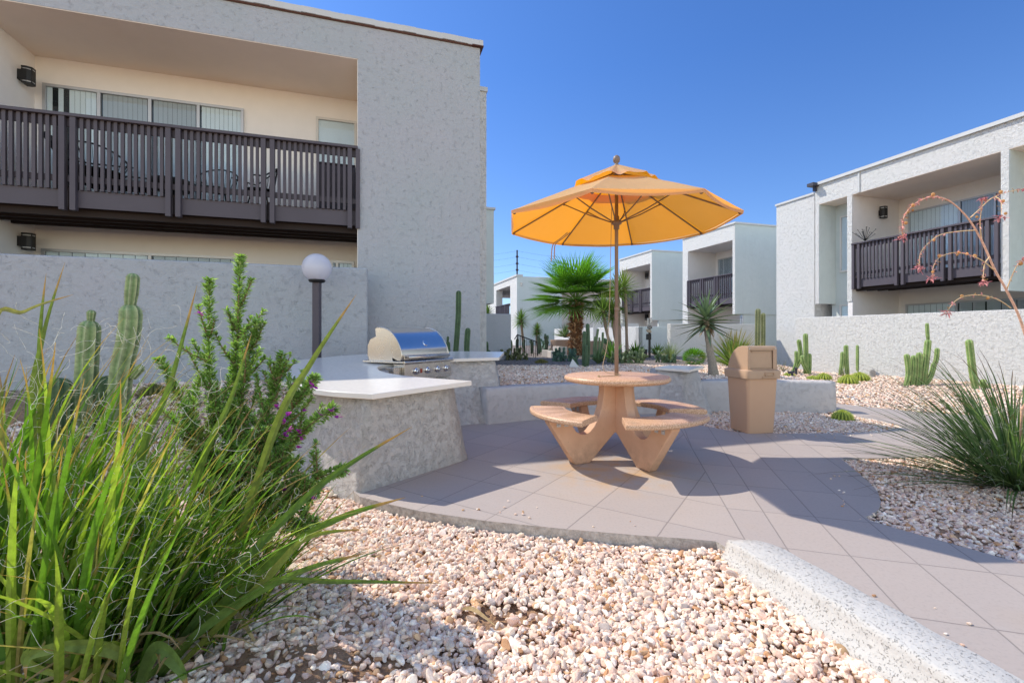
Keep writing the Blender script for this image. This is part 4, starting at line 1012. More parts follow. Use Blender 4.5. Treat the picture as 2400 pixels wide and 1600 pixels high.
def cactus(name, label, stems, group=None, cat='cactus', **kw):
    """stems: list of world paths + radius; each thing stands at its first stem's foot"""
    o_ = Vector(stems[0][0][0]); t = thing(name, label, cat, o_, 0, group)
    for path, r_ in stems:
        mb = MB(); mb.cur = (.1, .15, .06); mb_path = [Vector(p)-o_ for p in path]
        ribbed(mb, mb_path, r_, **kw); mb.build('stem', M['cactus'], t, smooth=False)
    return t
def px_path(Y, *pts): return [W(u, v, Y) for u, v in pts]

# big pale cacti at the left
K = dict(nr=7, col=(.17, .27, .10), edge=(.42, .48, .25), depth=.22)
Yc = 4.25
cactus('column_cactus', 'tallest pale cactus with a pinched waist, before the grey wall at the left', [(px_path(Yc, (272, 1010), (278, 930), (285, 860), (298, 800), (305, 745), (303, 712)), .092), (px_path(Yc, (303, 728), (307, 690), (312, 640)), .056), (px_path(Yc+.02, (310, 885), (318, 875), (333, 856)), .045)], 'tall cacti at the left wall', **K)
cactus('column_cactus', 'stout pale cactus with a small round bud on its top at the left', [(px_path(Yc, (205, 1010), (200, 930), (203, 850), (210, 750)), .088), (px_path(Yc, (212, 755), (213, 740), (214, 726)), .038)], 'tall cacti at the left wall', **K)
cactus('column_cactus', 'dark squat cactus stub between the two tall pale cacti', [(px_path(4.3, (243, 1010), (245, 960), (255, 880)), .10), (px_path(4.25, (232, 960), (235, 935), (232, 905)), .05)], None, nr=8, col=(.05, .10, .04), edge=(.12, .19, .08))
cactus('column_cactus', 'short dark cactus among the long leaves at the far left', [(px_path(4.0, (140, 1040), (138, 960), (138, 885)), .10)], None, nr=8, col=(.05, .10, .04), edge=(.12, .19, .08))
# cacti by the near pier
Kd = dict(nr=6, col=(.045, .09, .045), edge=(.10, .17, .07), depth=.2)
zb_ = .4
cactus('column_cactus', 'tallest dark column cactus against the grey pier', [([W(1066, 850, 7.7), W(1070, 800, 7.7), W(1074, 740, 7.7), W(1075, 681, 7.7)], .05)], 'cacti against the pier', **Kd)
cactus('column_cactus', 'thick half height cactus right of the tallest one at the pier', [([W(1095, 850, 7.7), W(1094, 810, 7.7), W(1097, 768, 7.7)], .052)], 'cacti against the pier', **Kd)
cactus('column_cactus', 'small cactus with a knob on top, leftmost at the grey pier', [([W(1048, 850, 7.7), W(1050, 825, 7.7), W(1050, 800, 7.7)], .04), ([W(1049, 803, 7.7), W(1050, 788, 7.7)], .022)], 'cacti against the pier', **Kd)
# column pair in the middle bed
Km = dict(nr=8, col=(.06, .12, .06), edge=(.14, .21, .11), depth=.16)
g0 = ground_at(1368, 861)
cactus('column_cactus', 'pair of smooth dark green cactus columns in front of the palm trunk', [([g0, W(1369, 820, g0.y), W(1370, 776, g0.y)], .045), ([g0+Vector((.09, .1, 0)), W(1379, 820, g0.y+.1), W(1377, 758, g0.y+.1)], .046), ([g0+Vector((.02, -.07, 0)), W(1374, 840, g0.y-.07), W(1374, 808, g0.y-.07)], .036)], None, **Km)
# candelabra behind
g0 = ground_at(1395, 846); Kc = dict(nr=5, col=(.12, .19, .09), edge=(.26, .33, .17), depth=.3)
cactus('candelabra_cactus', 'pale many armed candelabra cactus right of the dark cactus pair', [([g0, W(1398, 800, g0.y), W(1402, 770, g0.y)], .035), ([g0, W(1410, 815, g0.y), W(1413, 778, g0.y)], .035), ([g0, W(1392, 820, g0.y), W(1395, 788, g0.y)], .03), ([g0, W(1404, 822, g0.y), W(1405, 790, g0.y)], .03)], None, **Kc)
# row by the right garden wall
Kr = dict(nr=6, col=(.14, .27, .06), edge=(.46, .55, .22), depth=.26)
def rs(u, v, tops, r_, y_off=0):
    g = ground_at(u, v); return g
g = ground_at(1888, 877); y = g.y
cactus('column_cactus', 'tight cluster of five green columns at the left end of the white wall', [([g, W(1889, 830, y), W(1888, 781, y)], .06), ([g+Vector((-.18, .3, 0)), W(1876, 840, y+.3), W(1872, 795, y+.3)], .055), ([g+Vector((.05, -.1, 0)), W(1883, 850, y-.1), W(1881, 832, y-.1)], .06), ([g+Vector((.1, 0, 0)), W(1897, 850, y), W(1897, 828, y)], .055), ([g+Vector((-.3, .1, 0)), W(1866, 850, y+.1), W(1866, 822, y+.1)], .045)], 'column cacti along the white wall', **Kr)
g = ground_at(1978, 881); y = g.y
cactus('column_cactus', 'two joined green columns, one shorter, behind the yellow barrel cacti', [([g+Vector((.1, 0, 0)), W(1984, 850, y), W(1983, 808, y)], .055), ([g+Vector((-.1, 0, 0)), W(1974, 850, y), W(1975, 824, y)], .052)], 'column cacti along the white wall', **Kr)
g = ground_at(2013, 878); y = g.y
cactus('column_cactus', 'single straight green column just right of the joined pair', [([g, W(2012, 850, y), W(2012, 807, y)], .055)], 'column cacti along the white wall', **Kr)
g = ground_at(2150, 905); y = g.y
cactus('column_cactus', 'largest cactus cluster with one arm far above the rest, before the white wall', [([g+Vector((.12, 0, 0)), W(2170, 850, y), W(2176, 795, y)], .062), ([W(2176, 800, y), W(2174, 780, y), W(2173, 757, y)], .034), ([g, W(2154, 870, y), W(2155, 825, y)], .058), ([g+Vector((-.12, 0, 0)), W(2142, 870, y), W(2142, 832, y)], .055), ([g+Vector((-.25, 0, 0)), W(2130, 875, y), W(2125, 829, y)], .055), ([g+Vector((.15, 0, 0)), W(2182, 880, y), W(2190, 850, y)], .05), ([W(2188, 860, y), W(2195, 840, y), W(2197, 815, y)], .045)], 'column cacti along the white wall', **Kr)
g = ground_at(2288, 914); y = g.y
cactus('column_cactus', 'lone leaning green column furthest right at the white wall', [([g, W(2280, 870, y), W(2271, 795, y)], .062), ([g+Vector((.25, 0, 0)), W(2305, 900, y), W(2306, 888, y)], .05)], 'column cacti along the white wall', **Kr)
# pair behind the bin
g = W(1780, 860, 8.8)
cactus('column_cactus', 'pair of tall ribbed pale columns rising behind the rubbish bin', [([W(1775, 850, 8.8), W(1776, 790, 8.8), W(1777, 723, 8.8)], .05), ([W(1788, 850, 8.85), W(1789, 790, 8.85), W(1789, 733, 8.85)], .042)], None, nr=7, col=(.13, .17, .07), edge=(.33, .33, .17), depth=.25)

def barrel(u, v, r_, label, sq=.72, col=(.16, .27, .03), yel=(.55, .62, .10), group='barrel cacti'):
    g = ground_at(u, v); mb = MB(); nr = 17; m = 12; vs = []; n = nr*4; mb.cur = col
    for j in range(m+1):
        ph = PI*(.02+.98*j/m)*.62
        for k_ in range(n):
            th_ = 2*PI*k_/n; e = abs(math.cos(th_*nr/2)); q = r_*math.sin(ph)*(1-.16*(1-e)); vs.append(Vector((q*math.cos(th_), q*math.sin(th_), r_*sq*(math.cos(ph)+.38)*(1-.03*(1-e)))))
    mb.add(vs, [(j*n+k_, j*n+(k_+1) % n, (j+1)*n+(k_+1) % n, (j+1)*n+k_) for j in range(m) for k_ in range(n)]+[tuple(range(n))])
    for j in range(m+1):
        for k_ in range(n):
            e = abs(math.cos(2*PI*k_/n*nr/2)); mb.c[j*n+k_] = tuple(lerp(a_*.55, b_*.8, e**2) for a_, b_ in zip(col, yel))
    mb.cur = yel
    for j in range(0, m+1):
        for k_ in range(0, n, 4):
            v0 = vs[j*n+k_]; o_ = v0.normalized()
            for _ in range(5):
                q = v0+(o_+Vector((R(-.8, .8), R(-.8, .8), R(-.5, .8)))).normalized()*r_*.22; sd = Vector((R(-1, 1), R(-1, 1), R(-1, 1))).normalized()*r_*.014; mb.add([v0-sd, v0+sd, q], [(0, 1, 2)])
    o = mb.build('barrel_cactus', M['cactus'], fixn=False); o.location = g-Vector((0, 0, .01)); return tag(o, label, 'cactus', group)
barrel(1988, 900, .20, 'front of the two big yellow spined barrel cacti under the white wall')
barrel(2016, 893, .20, 'rear right one of the two big yellow barrel cacti')
barrel(1931, 891, .17, 'round yellow green barrel cactus over the end of the low wall')
barrel(1905, 890, .14, 'flatter yellow barrel cactus touching its rounder neighbour', .5)
barrel(1850, 881, .13, 'small barrel cactus beside the two black spotlights', .5)
barrel(1975, 985, .125, 'small barrel cactus at the foot of the low wall end', .8)
barrel(360, 925, .15, 'olive barrel cactus in the shaded stones by the grey wall', .6, (.10, .13, .03), (.22, .23, .06))
barrel(1269, 851, .16, 'flat brownish barrel cactus in the shaded middle bed', .4, (.10, .10, .02), (.25, .22, .05))
barrel(1162, 842, .12, 'tiny yellowish barrel cactus at the end of the counter', .4, (.14, .12, .02), (.34, .25, .05))

def pads(mb, base, n, spread, size, col, up=.9, flat=.2, cap=9):
    """prickly pear: pads grown edge to edge"""
    L = []
    for i in range(n):
        if i < max(3, n//4) or not L: p = Vector(base)+Vector((R(-spread, spread), R(-spread, spread)*.7, 0)); d = Vector((R(-.5, .5), R(-.5, .5), 1)).normalized()
        else:
            q = random.choice([a for a in L if a[0].z+a[2]*2.8 < cap] or L[:3]); p = q[0]+q[1]*q[2]*1.62; d = (q[1]+Vector((R(-.8, .8), R(-.8, .8), R(.0, .7)*up))).normalized()
        s_ = size*R(.75, 1.15); L.append((p, d, s_)); mb.cur = jit(tuple(q_*1.45 for q_ in col), .22)
        Mr = Vector((0, 0, 1)).rotation_difference(d).to_matrix() @ Matrix.Rotation(R(0, PI), 3, 'Z')
        mb.sphere(p+d*s_*.9, s_, 12, 8, (.72, flat, 1.0), Mr)
        mb.cur = (.35, .33, .2)
        for _ in range(14):
            a, b_ = R(0, 2*PI), R(-.9, .9); v0 = p+d*s_*.9+Mr @ Vector((math.cos(a)*.6*s_, (1 if R(-1, 1) > 0 else -1)*flat*.8*s_, b_*.8*s_)); q = v0+Vector((R(-1, 1), R(-1, 1), R(-1, 1)))*s_*.12; mb.add([v0, v0+Vector((.003, 0, .003)), q], [(0, 1, 2)])
def pear(u, v, n, spread, size, label, col=(.075, .125, .065), group='prickly pear clumps', cap=.38):
    g = ground_at(u, v); mb = MB(); pads(mb, (0, 0, -.02), n, spread, size, col, cap=cap); o = mb.build('prickly_pear', M['cactus'], smooth=True); o.location = g; return tag(o, label, 'cactus', group)
pear(1213, 843, 95, .34, .062, 'brownish prickly pear clump left of the fan palm', (.085, .095, .04))
pear(1330, 846, 120, .38, .065, 'dense blue green prickly pear at the foot of the fan palm', (.06, .11, .075))
pear(1466, 850, 120, .38, .065, 'bushy olive prickly pear behind the umbrella pole', (.085, .12, .055))
pear(1352, 858, 5, .001, .085, 'thin upright prickly pear beside the pair of cactus columns', (.07, .12, .06))
pear(1555, 850, 60, .26, .055, 'knobbly dark prickly pear behind the small slab topped pillar', (.06, .10, .05))
pear(55, 1120, 16, .25, .09, 'spiny prickly pear half hidden by long leaves at the far left', (.07, .13, .04))
g = ground_at(1275, 826)
mb = MB(); random.seed(21); pads(mb, (0, 0, 0), 38, .25, .10, (.09, .15, .10), 1.2, .13, .72); o = mb.build('prickly_pear', M['cactus'], smooth=True); o.location = g; tag(o, 'tall big padded prickly pear left of the palm trunk', 'cactus', 'prickly pear clumps')
g = ground_at(1447, 840); mb = MB(); pads(mb, (0, 0, 0), 16, .12, .10, (.09, .15, .09), 1.2, .13, .6); o = mb.build('prickly_pear', M['cactus'], smooth=True); o.location = g; tag(o, 'upright prickly pear right of the candelabra cactus', 'cactus', 'prickly pear clumps')
g = ground_at(1235, 828)
for i in range(7):
    gg = g+Vector((-.9+i*.27, R(-.2, .3), 0)); cactus('column_cactus', 'thin grey green column in the low cactus row behind the handrail', [([gg, gg+Vector((R(-.05, .05), 0, .35)), gg+Vector((R(-.08, .08), 0, R(.5, .72)))], .07)], 'cactus row behind the handrail', nr=6, col=(.08, .12, .07), edge=(.2, .25, .16), spines=False)
g = W(1142, 835, 12.5); cactus('column_cactus', 'small cactus column at the foot of the shaded grey garden wall', [([g+Vector((-.02, 0, -.3)), W(1141, 815, 12.5), W(1140, 800, 12.5)], .055), ([g+Vector((.06, 0, -.3)), W(1146, 828, 12.5), W(1146, 820, 12.5)], .055)], None, **Kd)

# leafy tufts
def tuft(name, label, p, n, L, w, col, el=(20, 85), droop=(.3, .9), seg=6, cat='plant', tip=None, mat='leaf', group=None, az=None, vary=.25, stalk=None):
    t = thing(name, label, cat, p, 0, group); mb = MB()
    for i in range(n):
        mb.cur = jit(col, vary); a = R(*az) if az else R(0, 2*PI); e = rad(R(*el))
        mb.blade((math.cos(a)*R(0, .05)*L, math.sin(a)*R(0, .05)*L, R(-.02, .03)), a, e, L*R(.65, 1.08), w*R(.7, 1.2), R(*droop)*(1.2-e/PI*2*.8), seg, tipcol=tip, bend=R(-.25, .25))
    mb.build('foliage', M[mat], t); return t
tuft('yucca', 'big tuft of long pale green leaves behind the rubbish bin', W(1722, 850, 8.6)+Vector((0, 0, -.12)), 260, .78, .022, (.20, .28, .09), (25, 88), (.2, .8), cat='yucca', tip=(.35, .28, .12))
tuft('grass_clump', 'thin pale grass clump left of the round green shrub', ground_at(1570, 846), 170, .55, .012, (.24, .29, .17), (35, 88), (.1, .5), cat='grass')
for (u, v, n, L, c, lb) in ((1490, 836, 60, .55, (.13, .25, .05), 'bright agave left of the dark planter'), (1540, 836, 50, .5, (.16, .26, .06), 'bright agave right of the dark planter'), (1432, 842, 46, .62, (.14, .27, .07), 'bright green agave behind the umbrella pole'), (1402, 852, 40, .38, (.13, .19, .10), 'grey green agave under the candelabra cactus')):
    tuft('agave', lb, ground_at(u, v), n, L, .05, c, (25, 85), (.0, .3), 5, cat='agave', group='agaves in the middle bed')
for (u, v, n, L, lb) in ((1975, 884, 16, .35, 'wispy grass tuft between cactus columns at the white wall'), (1835, 870, 14, .5, 'sparse grey blades at the plain white wall'), (1800, 862, 14, .45, 'wiry blades poking out above the bin lid')):
    tuft('grass_clump', lb, ground_at(u, v), n, L, .010, (.25, .24, .18), (30, 80), (.0, .3), cat='grass')
# round shrub
g = ground_at(1627, 853); sh = thing('round_shrub', 'ball shaped bright green shrub left of the aloe tree', 'shrub', g); mb = MB()
for i in range(1500):
    d = Vector((random.gauss(0, 1), random.gauss(0, 1), random.gauss(0, 1)+.3)).normalized(); mb.cur = jit((.15, .33, .035), .35)
    p = Vector((d.x*.24, d.y*.24, .19+d.z*.17))*R(.75, 1); mb.blade(p, math.atan2(d.y, d.x), math.asin(max(-1, min(1, d.z)))+R(-.3, .6), R(.05, .10), .010, .2, 2)
mb.build('foliage', M['leaf'], sh)

# aloe tree
ga = ground_at(1674, 882); al = thing('aloe_tree', 'aloe tree with a bare trunk and spiky rosette left of the bin', 'tree', ga); top = W(1657, 765, ga.y)-ga
mb = MB(); pth = smooth_path([(0, 0, -.05), (-.035, 0, .25), (-.085, 0, .5), (top.x+.005, 0, top.z-.08), (top.x-.01, 0, top.z+.12)], 8); mb.cur = (.34, .29, .23)
mb.tube(pth, [lerp(.085, .05, min(1, i/18))*(1+.05*math.sin(i*2.3)+.04*math.sin(i*5.1)) for i in range(len(pth))], 14, True, lambda t_, q: 1+.07*math.sin(5*t_+q*9)+.04*math.sin(11*t_))
for i in range(26):
    a = R(0, 2*PI); p = pth[-6]+Vector((math.cos(a)*.05, math.sin(a)*.05, R(-.12, .08))); mb.cur = jit((.42, .32, .2), .2); mb.blade(p, a, rad(-50), R(.08, .16), .03, .6, 4)
mb.build('trunk', M['wood_attr'], al, smooth=True); mb = MB(); c0 = Vector(pth[-1])
for i in range(50):
    q = i/49; a = i*2.399; e = rad(lerp(84, -34, q**.85)); mb.cur = jit(((.17, .25, .14) if q < .75 else (.13, .19, .11)), .2)
    mb.blade(c0+Vector((0, 0, -.20*q+.08)), a, e, lerp(.46, .64, min(1, q*2))*R(.85, 1.1), .085, lerp(.1, .75, q) if q < .6 else R(-.2, .4), 8, .30, wprof=lambda t: max(.03, (1-t)**.85*1.0), tipcol=None)
mb.build('crown', M['leaf_thick'], al, smooth=True)

# fan palm
gp = ground_at(1350, 829); Yp = gp.y
gp = Vector(((1350-U0)/F*16.0, 16.0, .38)); Yp = 16.0
pm = thing('fan_palm', 'fan palm with a shaggy brown trunk behind the umbrella', 'palm tree', gp); hT = W(1350, 722, Yp).z-gp.z
mb = MB(); random.seed(5)
mb.cur = (.20, .10, .05); mb.tube([(0, 0, -.1), (0, 0, hT*.5), (0, 0, hT+.15)], [.22, .19, .15], 16)
for i in range(620):
    z = R(.02, hT+.15); a = R(0, 2*PI); r_ = .19; mb.cur = jit(random.choice([(.52, .25, .11), (.58, .33, .16), (.34, .16, .08), (.66, .45, .27)]), .25)
    mb.blade((math.cos(a)*r_, math.sin(a)*r_, z), a+R(-.6, .6), rad(R(-20, 75)), R(.09, .2), R(.04, .08), R(.2, 1.5), 3, .3)
mb.build('trunk', M['wood_attr'], pm)
mb = MB(); crown0 = Vector((0, 0, hT+.25))
for i in range(38):
    q = i/37; a = i*2.399+R(-.2, .2); e = rad(lerp(82, -16, q**.9)+R(-6, 6)); Lp = lerp(.80, .85, q)*R(.8, 1.15)
    d = Vector((math.cos(a)*math.cos(e), math.sin(a)*math.cos(e), math.sin(e)))
    hub = crown0+d*Lp+Vector((0, 0, -.10*q)); mb.cur = jit((.24, .34, .10), .15); mb.tube([crown0+d*.05, crown0+d*Lp*.5+Vector((0, 0, .02)), hub], [.022, .014, .009], 4)
    e2 = e-rad(R(4, 16)); d = Vector((math.cos(a)*math.cos(e2), math.sin(a)*math.cos(e2), math.sin(e2)))
    side = Vector((-math.sin(a), math.cos(a), 0)); up = side.cross(d)*-1
    if up.z < 0: up = -up
    base_c = jit((.085, .19, .03) if q > .4 else (.15, .35, .04), .2); nl = 28; Rl = R(1.02, 1.22)
    for k_ in range(nl):
        f_ = (k_/(nl-1)-.5)*2; an = f_*rad(118); dd = (d*math.cos(an)+side*math.sin(an)).normalized(); dd = (dd+up*(.16*abs(f_)-.05)).normalized()
        L_ = Rl*(1-.30*abs(f_)**2.2)*R(.93, 1.05); mb.cur = jit(base_c, .22)
        aa = math.atan2(dd.y, dd.x); ee = math.asin(max(-1, min(1, dd.z)))
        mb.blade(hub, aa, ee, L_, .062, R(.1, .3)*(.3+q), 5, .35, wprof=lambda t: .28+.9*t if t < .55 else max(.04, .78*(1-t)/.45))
mb.build('crown', M['leaf'], pm)

# small yucca trees
def yucca_tree(u, v, heads, label, Y=None, L=.5, col=(.14, .24, .07), rtrunk=.05):
    g = ground_at(u, v) if Y is None else Vector(((u-U0)/F*Y, Y, .38)); t = thing('yucca_tree', label, 'yucca', g)
    for path in heads:
        P = [W(a, b_, g.y)-g for a, b_ in path]; P[0] = Vector((P[0].x, 0, min(P[0].z, .1))); mb = MB(); mb.cur = (.34, .25, .19); pp_ = smooth_path(P, 5); mb.tube(pp_, [rtrunk*(1+.12*math.sin(i*2)) for i in range(len(pp_))], 8); mb.build('trunk', M['wood_attr'], t, smooth=True)
        mb = MB(); c_ = P[-1]
        for i in range(110):
            q = i/110; a = i*2.399; e = rad(lerp(88, -45, q)); mb.cur = jit(col, .3); mb.blade(c_+Vector((0, 0, -.12*q)), a, e, L*R(.8, 1.05), .030, R(.0, .35), 4, .3, tipcol=(.25, .2, .1))
        mb.build('crown', M['leaf'], t)
    return t
yucca_tree(1228, 800, [((1228, 812), (1224, 780), (1221, 748))], 'slim yucca with one round green head at the distant white block', 17.5, .48)
yucca_tree(1262, 820, [((1262, 812), (1258, 795), (1259, 772))], 'shorter yucca head beside the corner of the distant block', 17.5, .33)
yucca_tree(1452, 830, [((1440, 832), (1425, 790), (1413, 725)), ((1455, 832), (1451, 760), (1448, 680)), ((1455, 832), (1440, 780), (1436, 735))], 'branching yucca tree crossing behind the umbrella pole', 14.0, .62, (.16, .25, .07))
yucca_tree(1458, 832, [((1470, 832), (1466, 700), (1462, 670))], 'yucca tree with a yellowing head right of the pole', 14.6, .65, (.20, .27, .07))
yucca_tree(1141, 790, [((1141, 790), (1142, 760), (1142, 733))], 'yucca head showing over the shaded grey garden wall', 16.5, .4)
tuft('yucca', 'round blue green yucca in a terracotta planter left of the palm trunk', W(1325, 790, 18.0), 120, .62, .03, (.13, .19, .13), (0, 90), (.0, .2), 4, cat='yucca')
# planters / blocks near the palm
def cyl(name, label, cat, c, r_, h, mat):
    mb = MB(); mb.lathe([(r_*.92, 0), (r_, h*.9), (r_, h), (r_*.88, h), (r_*.85, h-.05), (.01, h-.05)], c, 28); return tag(mb.build(name, M[mat]), label, cat)
pz = W(1318, 813, 17.6); cyl('planter', 'round tan planter pot left of the palm trunk', 'planter', (pz.x, pz.y, .3), .46, W(1318, 796, 17.6).z-.3, 'terracotta')
pz = W(1401, 813, 17.0); cyl('planter', 'wide tan planter pot right of the palm trunk', 'planter', (pz.x, pz.y, .3), .58, W(1400, 799, 17).z-.3, 'terracotta')
for (u, v, w_, h, Y, lb) in ((1312, 812, .36, .34, 15.6, 'upper white cube block left of the palm foot'), (1297, 828, .30, .22, 14.5, 'lower white cube block left of the palm foot'), (1283, 826, .28, .24, 14.8, 'tilted tan block beside the white cubes')):
    p = W(u, v, Y); mb = MB(); mb.box(-w_/2, w_/2, -w_/2, w_/2, 0, h); o = mb.build('garden_block', M['white_block'], bevel=.02); o.location = (p.x, p.y, .38); o.rotation_euler = (0, R(-.1, .1), R(0, 1)); tag(o, lb, 'block')
# handrail
hr = thing('handrail', 'black sloping metal handrail among the cacti left of the palm', 'handrail', W(1237, 830, 13.5)); o_ = hr.location.copy(); mb = MB()
A = [W(1212, 784, 13.5)-o_, W(1258, 801, 13.3)-o_]; mb.tube([W(1206, 795, 13.5)-o_, A[0], A[1], W(1260, 834, 13.3)-o_], .018, 6); mb.tube([W(1212, 784, 13.5)-o_, W(1212, 830, 13.5)-o_], .018, 6); mb.build('rail', M['black'], hr); mb = MB()
for i in range(9):
    p = A[0].lerp(A[1], (i+.5)/9); mb.tube([p, Vector((p.x, p.y, p.z-.48))], .008, 4)
mb.build('balusters', M['black'], hr)

# pet waste station
ps = thing('pet_waste_station', 'dark post with a small white pet sign and bag dispenser', 'sign post', ground_at(1522, 838)); o_ = ps.location.copy(); Ys = o_.y
mb = MB(); a = W(1523, 745, Ys)-o_; mb.box(a.x-.03, a.x+.03, .0, .05, 0, a.z); mb.build('post', M['black'], ps)
p0 = W(1517, 770, Ys)-o_; p1 = W(1528, 745, Ys)-o_; p2 = W(1528, 758, Ys)-o_; p3 = W(1517, 763, Ys)-o_
mb = MB(); mb.box(p0.x, p1.x, -.02, -.01, p3.z+.0, p1.z); sg = mb.build('sign_panel', M['white_frame'], ps)
mb = MB(); h_ = p1.z-p3.z; w_ = p1.x-p0.x; cx_ = (p0.x+p1.x)/2
def disc(mb, cx, cz, r_, y_=-.0225, n=12): mb.add([Vector((cx+r_*math.cos(2*PI*i/n), y_, cz+r_*math.sin(2*PI*i/n))) for i in range(n)], [tuple(range(n))])
def qd(mb, x0, z0, x1, z1, y_=-.0225): mb.add([Vector((x0, y_, z0)), Vector((x1, y_, z0)), Vector((x1, y_, z1)), Vector((x0, y_, z1))], [(0, 1, 2, 3)])
disc(mb, cx_-.02, p3.z+h_*.78, .022); qd(mb, cx_-.035, p3.z+h_*.42, cx_-.005, p3.z+h_*.70); qd(mb, cx_-.035, p3.z+h_*.16, cx_-.022, p3.z+h_*.42); qd(mb, cx_-.012, p3.z+h_*.16, cx_+.0, p3.z+h_*.42)
qd(mb, cx_+.015, p3.z+h_*.24, cx_+.055, p3.z+h_*.34); disc(mb, cx_+.056, p3.z+h_*.36, .012); qd(mb, cx_-.005, p3.z+h_*.60, cx_+.03, p3.z+h_*.64)
qd(mb, p0.x+.01, p3.z+.01, p1.x-.01, p3.z+h_*.10); qd(mb, p0.x+.01, p3.z+h_*.91, p1.x-.01, p3.z+h_*.965); mb.build('pictogram', M['black'], sg)
mb = MB(); mb.box(p0.x, p1.x, -.02, -.01, p0.z, p3.z-.01); s2 = mb.build('sign_panel', M['black'], ps)
for i, tx in enumerate(('PICK UP', 'AFTER', 'YOUR PET')):
    cu = bpy.data.curves.new('lettering', 'FONT'); cu.body = tx; cu.size = .032; cu.align_x = 'CENTER'; o = bpy.data.objects.new('lettering', cu); COL.objects.link(o); o.parent = s2; o.location = (cx_, -.0225, p3.z-.04-.027*i); o.rotation_euler = (rad(90), 0, 0)
    dg = bpy.context.evaluated_depsgraph_get(); me = bpy.data.meshes.new_from_object(o.evaluated_get(dg)); bpy.data.objects.remove(o); o = bpy.data.objects.new('lettering', me); COL.objects.link(o); o.parent = s2; o.location = (cx_, -.0225, p3.z-.04-.027*i); o.rotation_euler = (rad(90), 0, 0); me.materials.clear(); me.materials.append(M['white_frame'])
q0 = W(1514, 782, Ys)-o_; mb = MB(); mb.box(q0.x, q0.x+.13, -.14, -.0, (W(1514, 796, Ys)-o_).z, q0.z); mb.build('bag_dispenser', M['black'], ps, bevel=.01)
mb = MB(); mb.box(-.0, .14, -.16, 0, 0, .012, Matrix.Translation((q0.x, .0, q0.z+.13)) @ Matrix.Rotation(rad(35), 4, 'X')); mb.build('dispenser_lid', M['rope'], ps)
pz = ground_at(1509, 838); cyl('planter', 'small black round bin at the foot of the pet station', 'bin', (pz.x, pz.y, pz.z), .105, .26, 'black')

# spotlights, markers, rocks
def spot(u, v, label, az):
    g = ground_at(u, v); t = thing('spotlight', label, 'spotlight', g, az, 'spotlights at the white wall'); mb = MB(); mb.tube([(0, 0, 0), (0, 0, .16)], .028, 12); mb.build('stake', M['fixture'], t)
    mb = MB(); mb.tube([(-.10, 0, .13), (.04, 0, .15)], .033, 12); mb.build('lamp_head', M['fixture'], t); return t
spot(1857, 885, 'front black spotlight by the small barrel cactus', rad(10)); spot(1866, 876, 'rear black spotlight by the small barrel cactus', rad(60))
g = ground_at(2045, 884); mb = MB(); mb.lathe([(.075, 0), (.075, .13), (.06, .17), (.01, .19)], n=14); o = mb.build('utility_cover', M['conduit']); o.location = g; o.scale = (1, .5, 1.1); tag(o, 'grey rounded marker stone against the white wall', 'marker stone')
g = ground_at(1345, 862); mb = MB(); mb.add([Vector((-.12, -.08, 0)), Vector((.12, -.08, 0)), Vector((.1, .1, 0)), Vector((-.1, .1, 0)), Vector((-.03, 0, .20))], [(0, 1, 4), (1, 2, 4), (2, 3, 4), (3, 0, 4), (3, 2, 1, 0)]); o = mb.build('white_rock', M['white_frame']); o.location = g; tag(o, 'small white pointed rock before the cactus pair', 'rock')
for (u, v, s_, lb) in ((1995, 1535, .042, 'single rounded orange rock resting against the white kerb'),):
    g = G(u-18, v, -.06); mb = MB(); mb.sphere((0, 0, 0), 1, 18, 12, (1.25, .8, .75)); o = mb.build('rock', M['rock'], smooth=True)
    for vx in o.data.vertices: vx.co *= 1+.18*noise.noise(vx.co*1.6)
    o.location = g+Vector((0, 0, .02)); o.scale = (s_*.8,)*3; o.rotation_euler = (0, 0, 1.0); tag(o, lb, 'rock')

g0 = G(1083, 1433, -.05); g1_ = G(1155, 1466, -.05); mb = MB(); mb.cur = (.55, .40, .24)
mb.ribbon(smooth_path([Vector((0, 0, .012)), (g1_-g0)*.35+Vector((0, 0, .03)), (g1_-g0)*.7+Vector((0, 0, .022)), (g1_-g0)+Vector((.01, 0, .0))], 5), .016, face=Vector((0, -.6, 1)))
o = mb.build('dry_leaf', M['leaf']); o.location = g0; tag(o, 'dry tan curled leaf blade lying in the bare hollow of the foreground stones', 'dry leaf')
# utility pole, wires, camera
up = W(1212, 645, 40.0); ut = thing('utility_pole', 'distant dark utility pole with wires above the far block', 'utility pole', (up.x, up.y, .3)); o_ = Vector((up.x, up.y, .3))
mb = MB(); mb.tube([(0, 0, 0), (0, 0, W(1212, 586, 40).z-.3)], .065, 8)
mb.build('pole', M['dark_wood'], ut)
mb = MB()
for v in (602, 618, 633):
    z = W(1212, v, 40).z-.3; mb.lathe([(.035, 0), (.03, .14)], (.09, 0, z-.05), 8); mb.lathe([(.035, 0), (.03, .14)], (-.09, 0, z-.05), 8)
mb.build('insulator', M['fixture'], ut)
mb = MB()
for v, dv in ((588, -1), (602, 0), (618, 0), (633, 0), (657, 2)):
    for (u1, v1, s1) in ((1050, v+2, -1), (1420, v+12, 1)):
        a = W(1212, v, 40)-o_; b_ = W(u1, v1, 44)-o_; pts = [a.lerp(b_, i/8)+Vector((0, 0, -.35*math.sin(PI*i/8))) for i in range(9)]; mb.tube(pts, .007, 3)
mb.build('wire', M['fixture'], ut)
p = F4.at(1216, 653, .0); mb = MB(); c_ = W(1219, 649, 29.6); 
mb = MB(); mb.lathe([(.09, 0), (.11, .08), (.05, .1)], (0, 0, 0), 12); mb.sphere((0, 0, -.06), .09, 12, 8)
o = mb.build('security_camera', M['white_frame'], B4); o.location = (.02, .3, z4-.5)

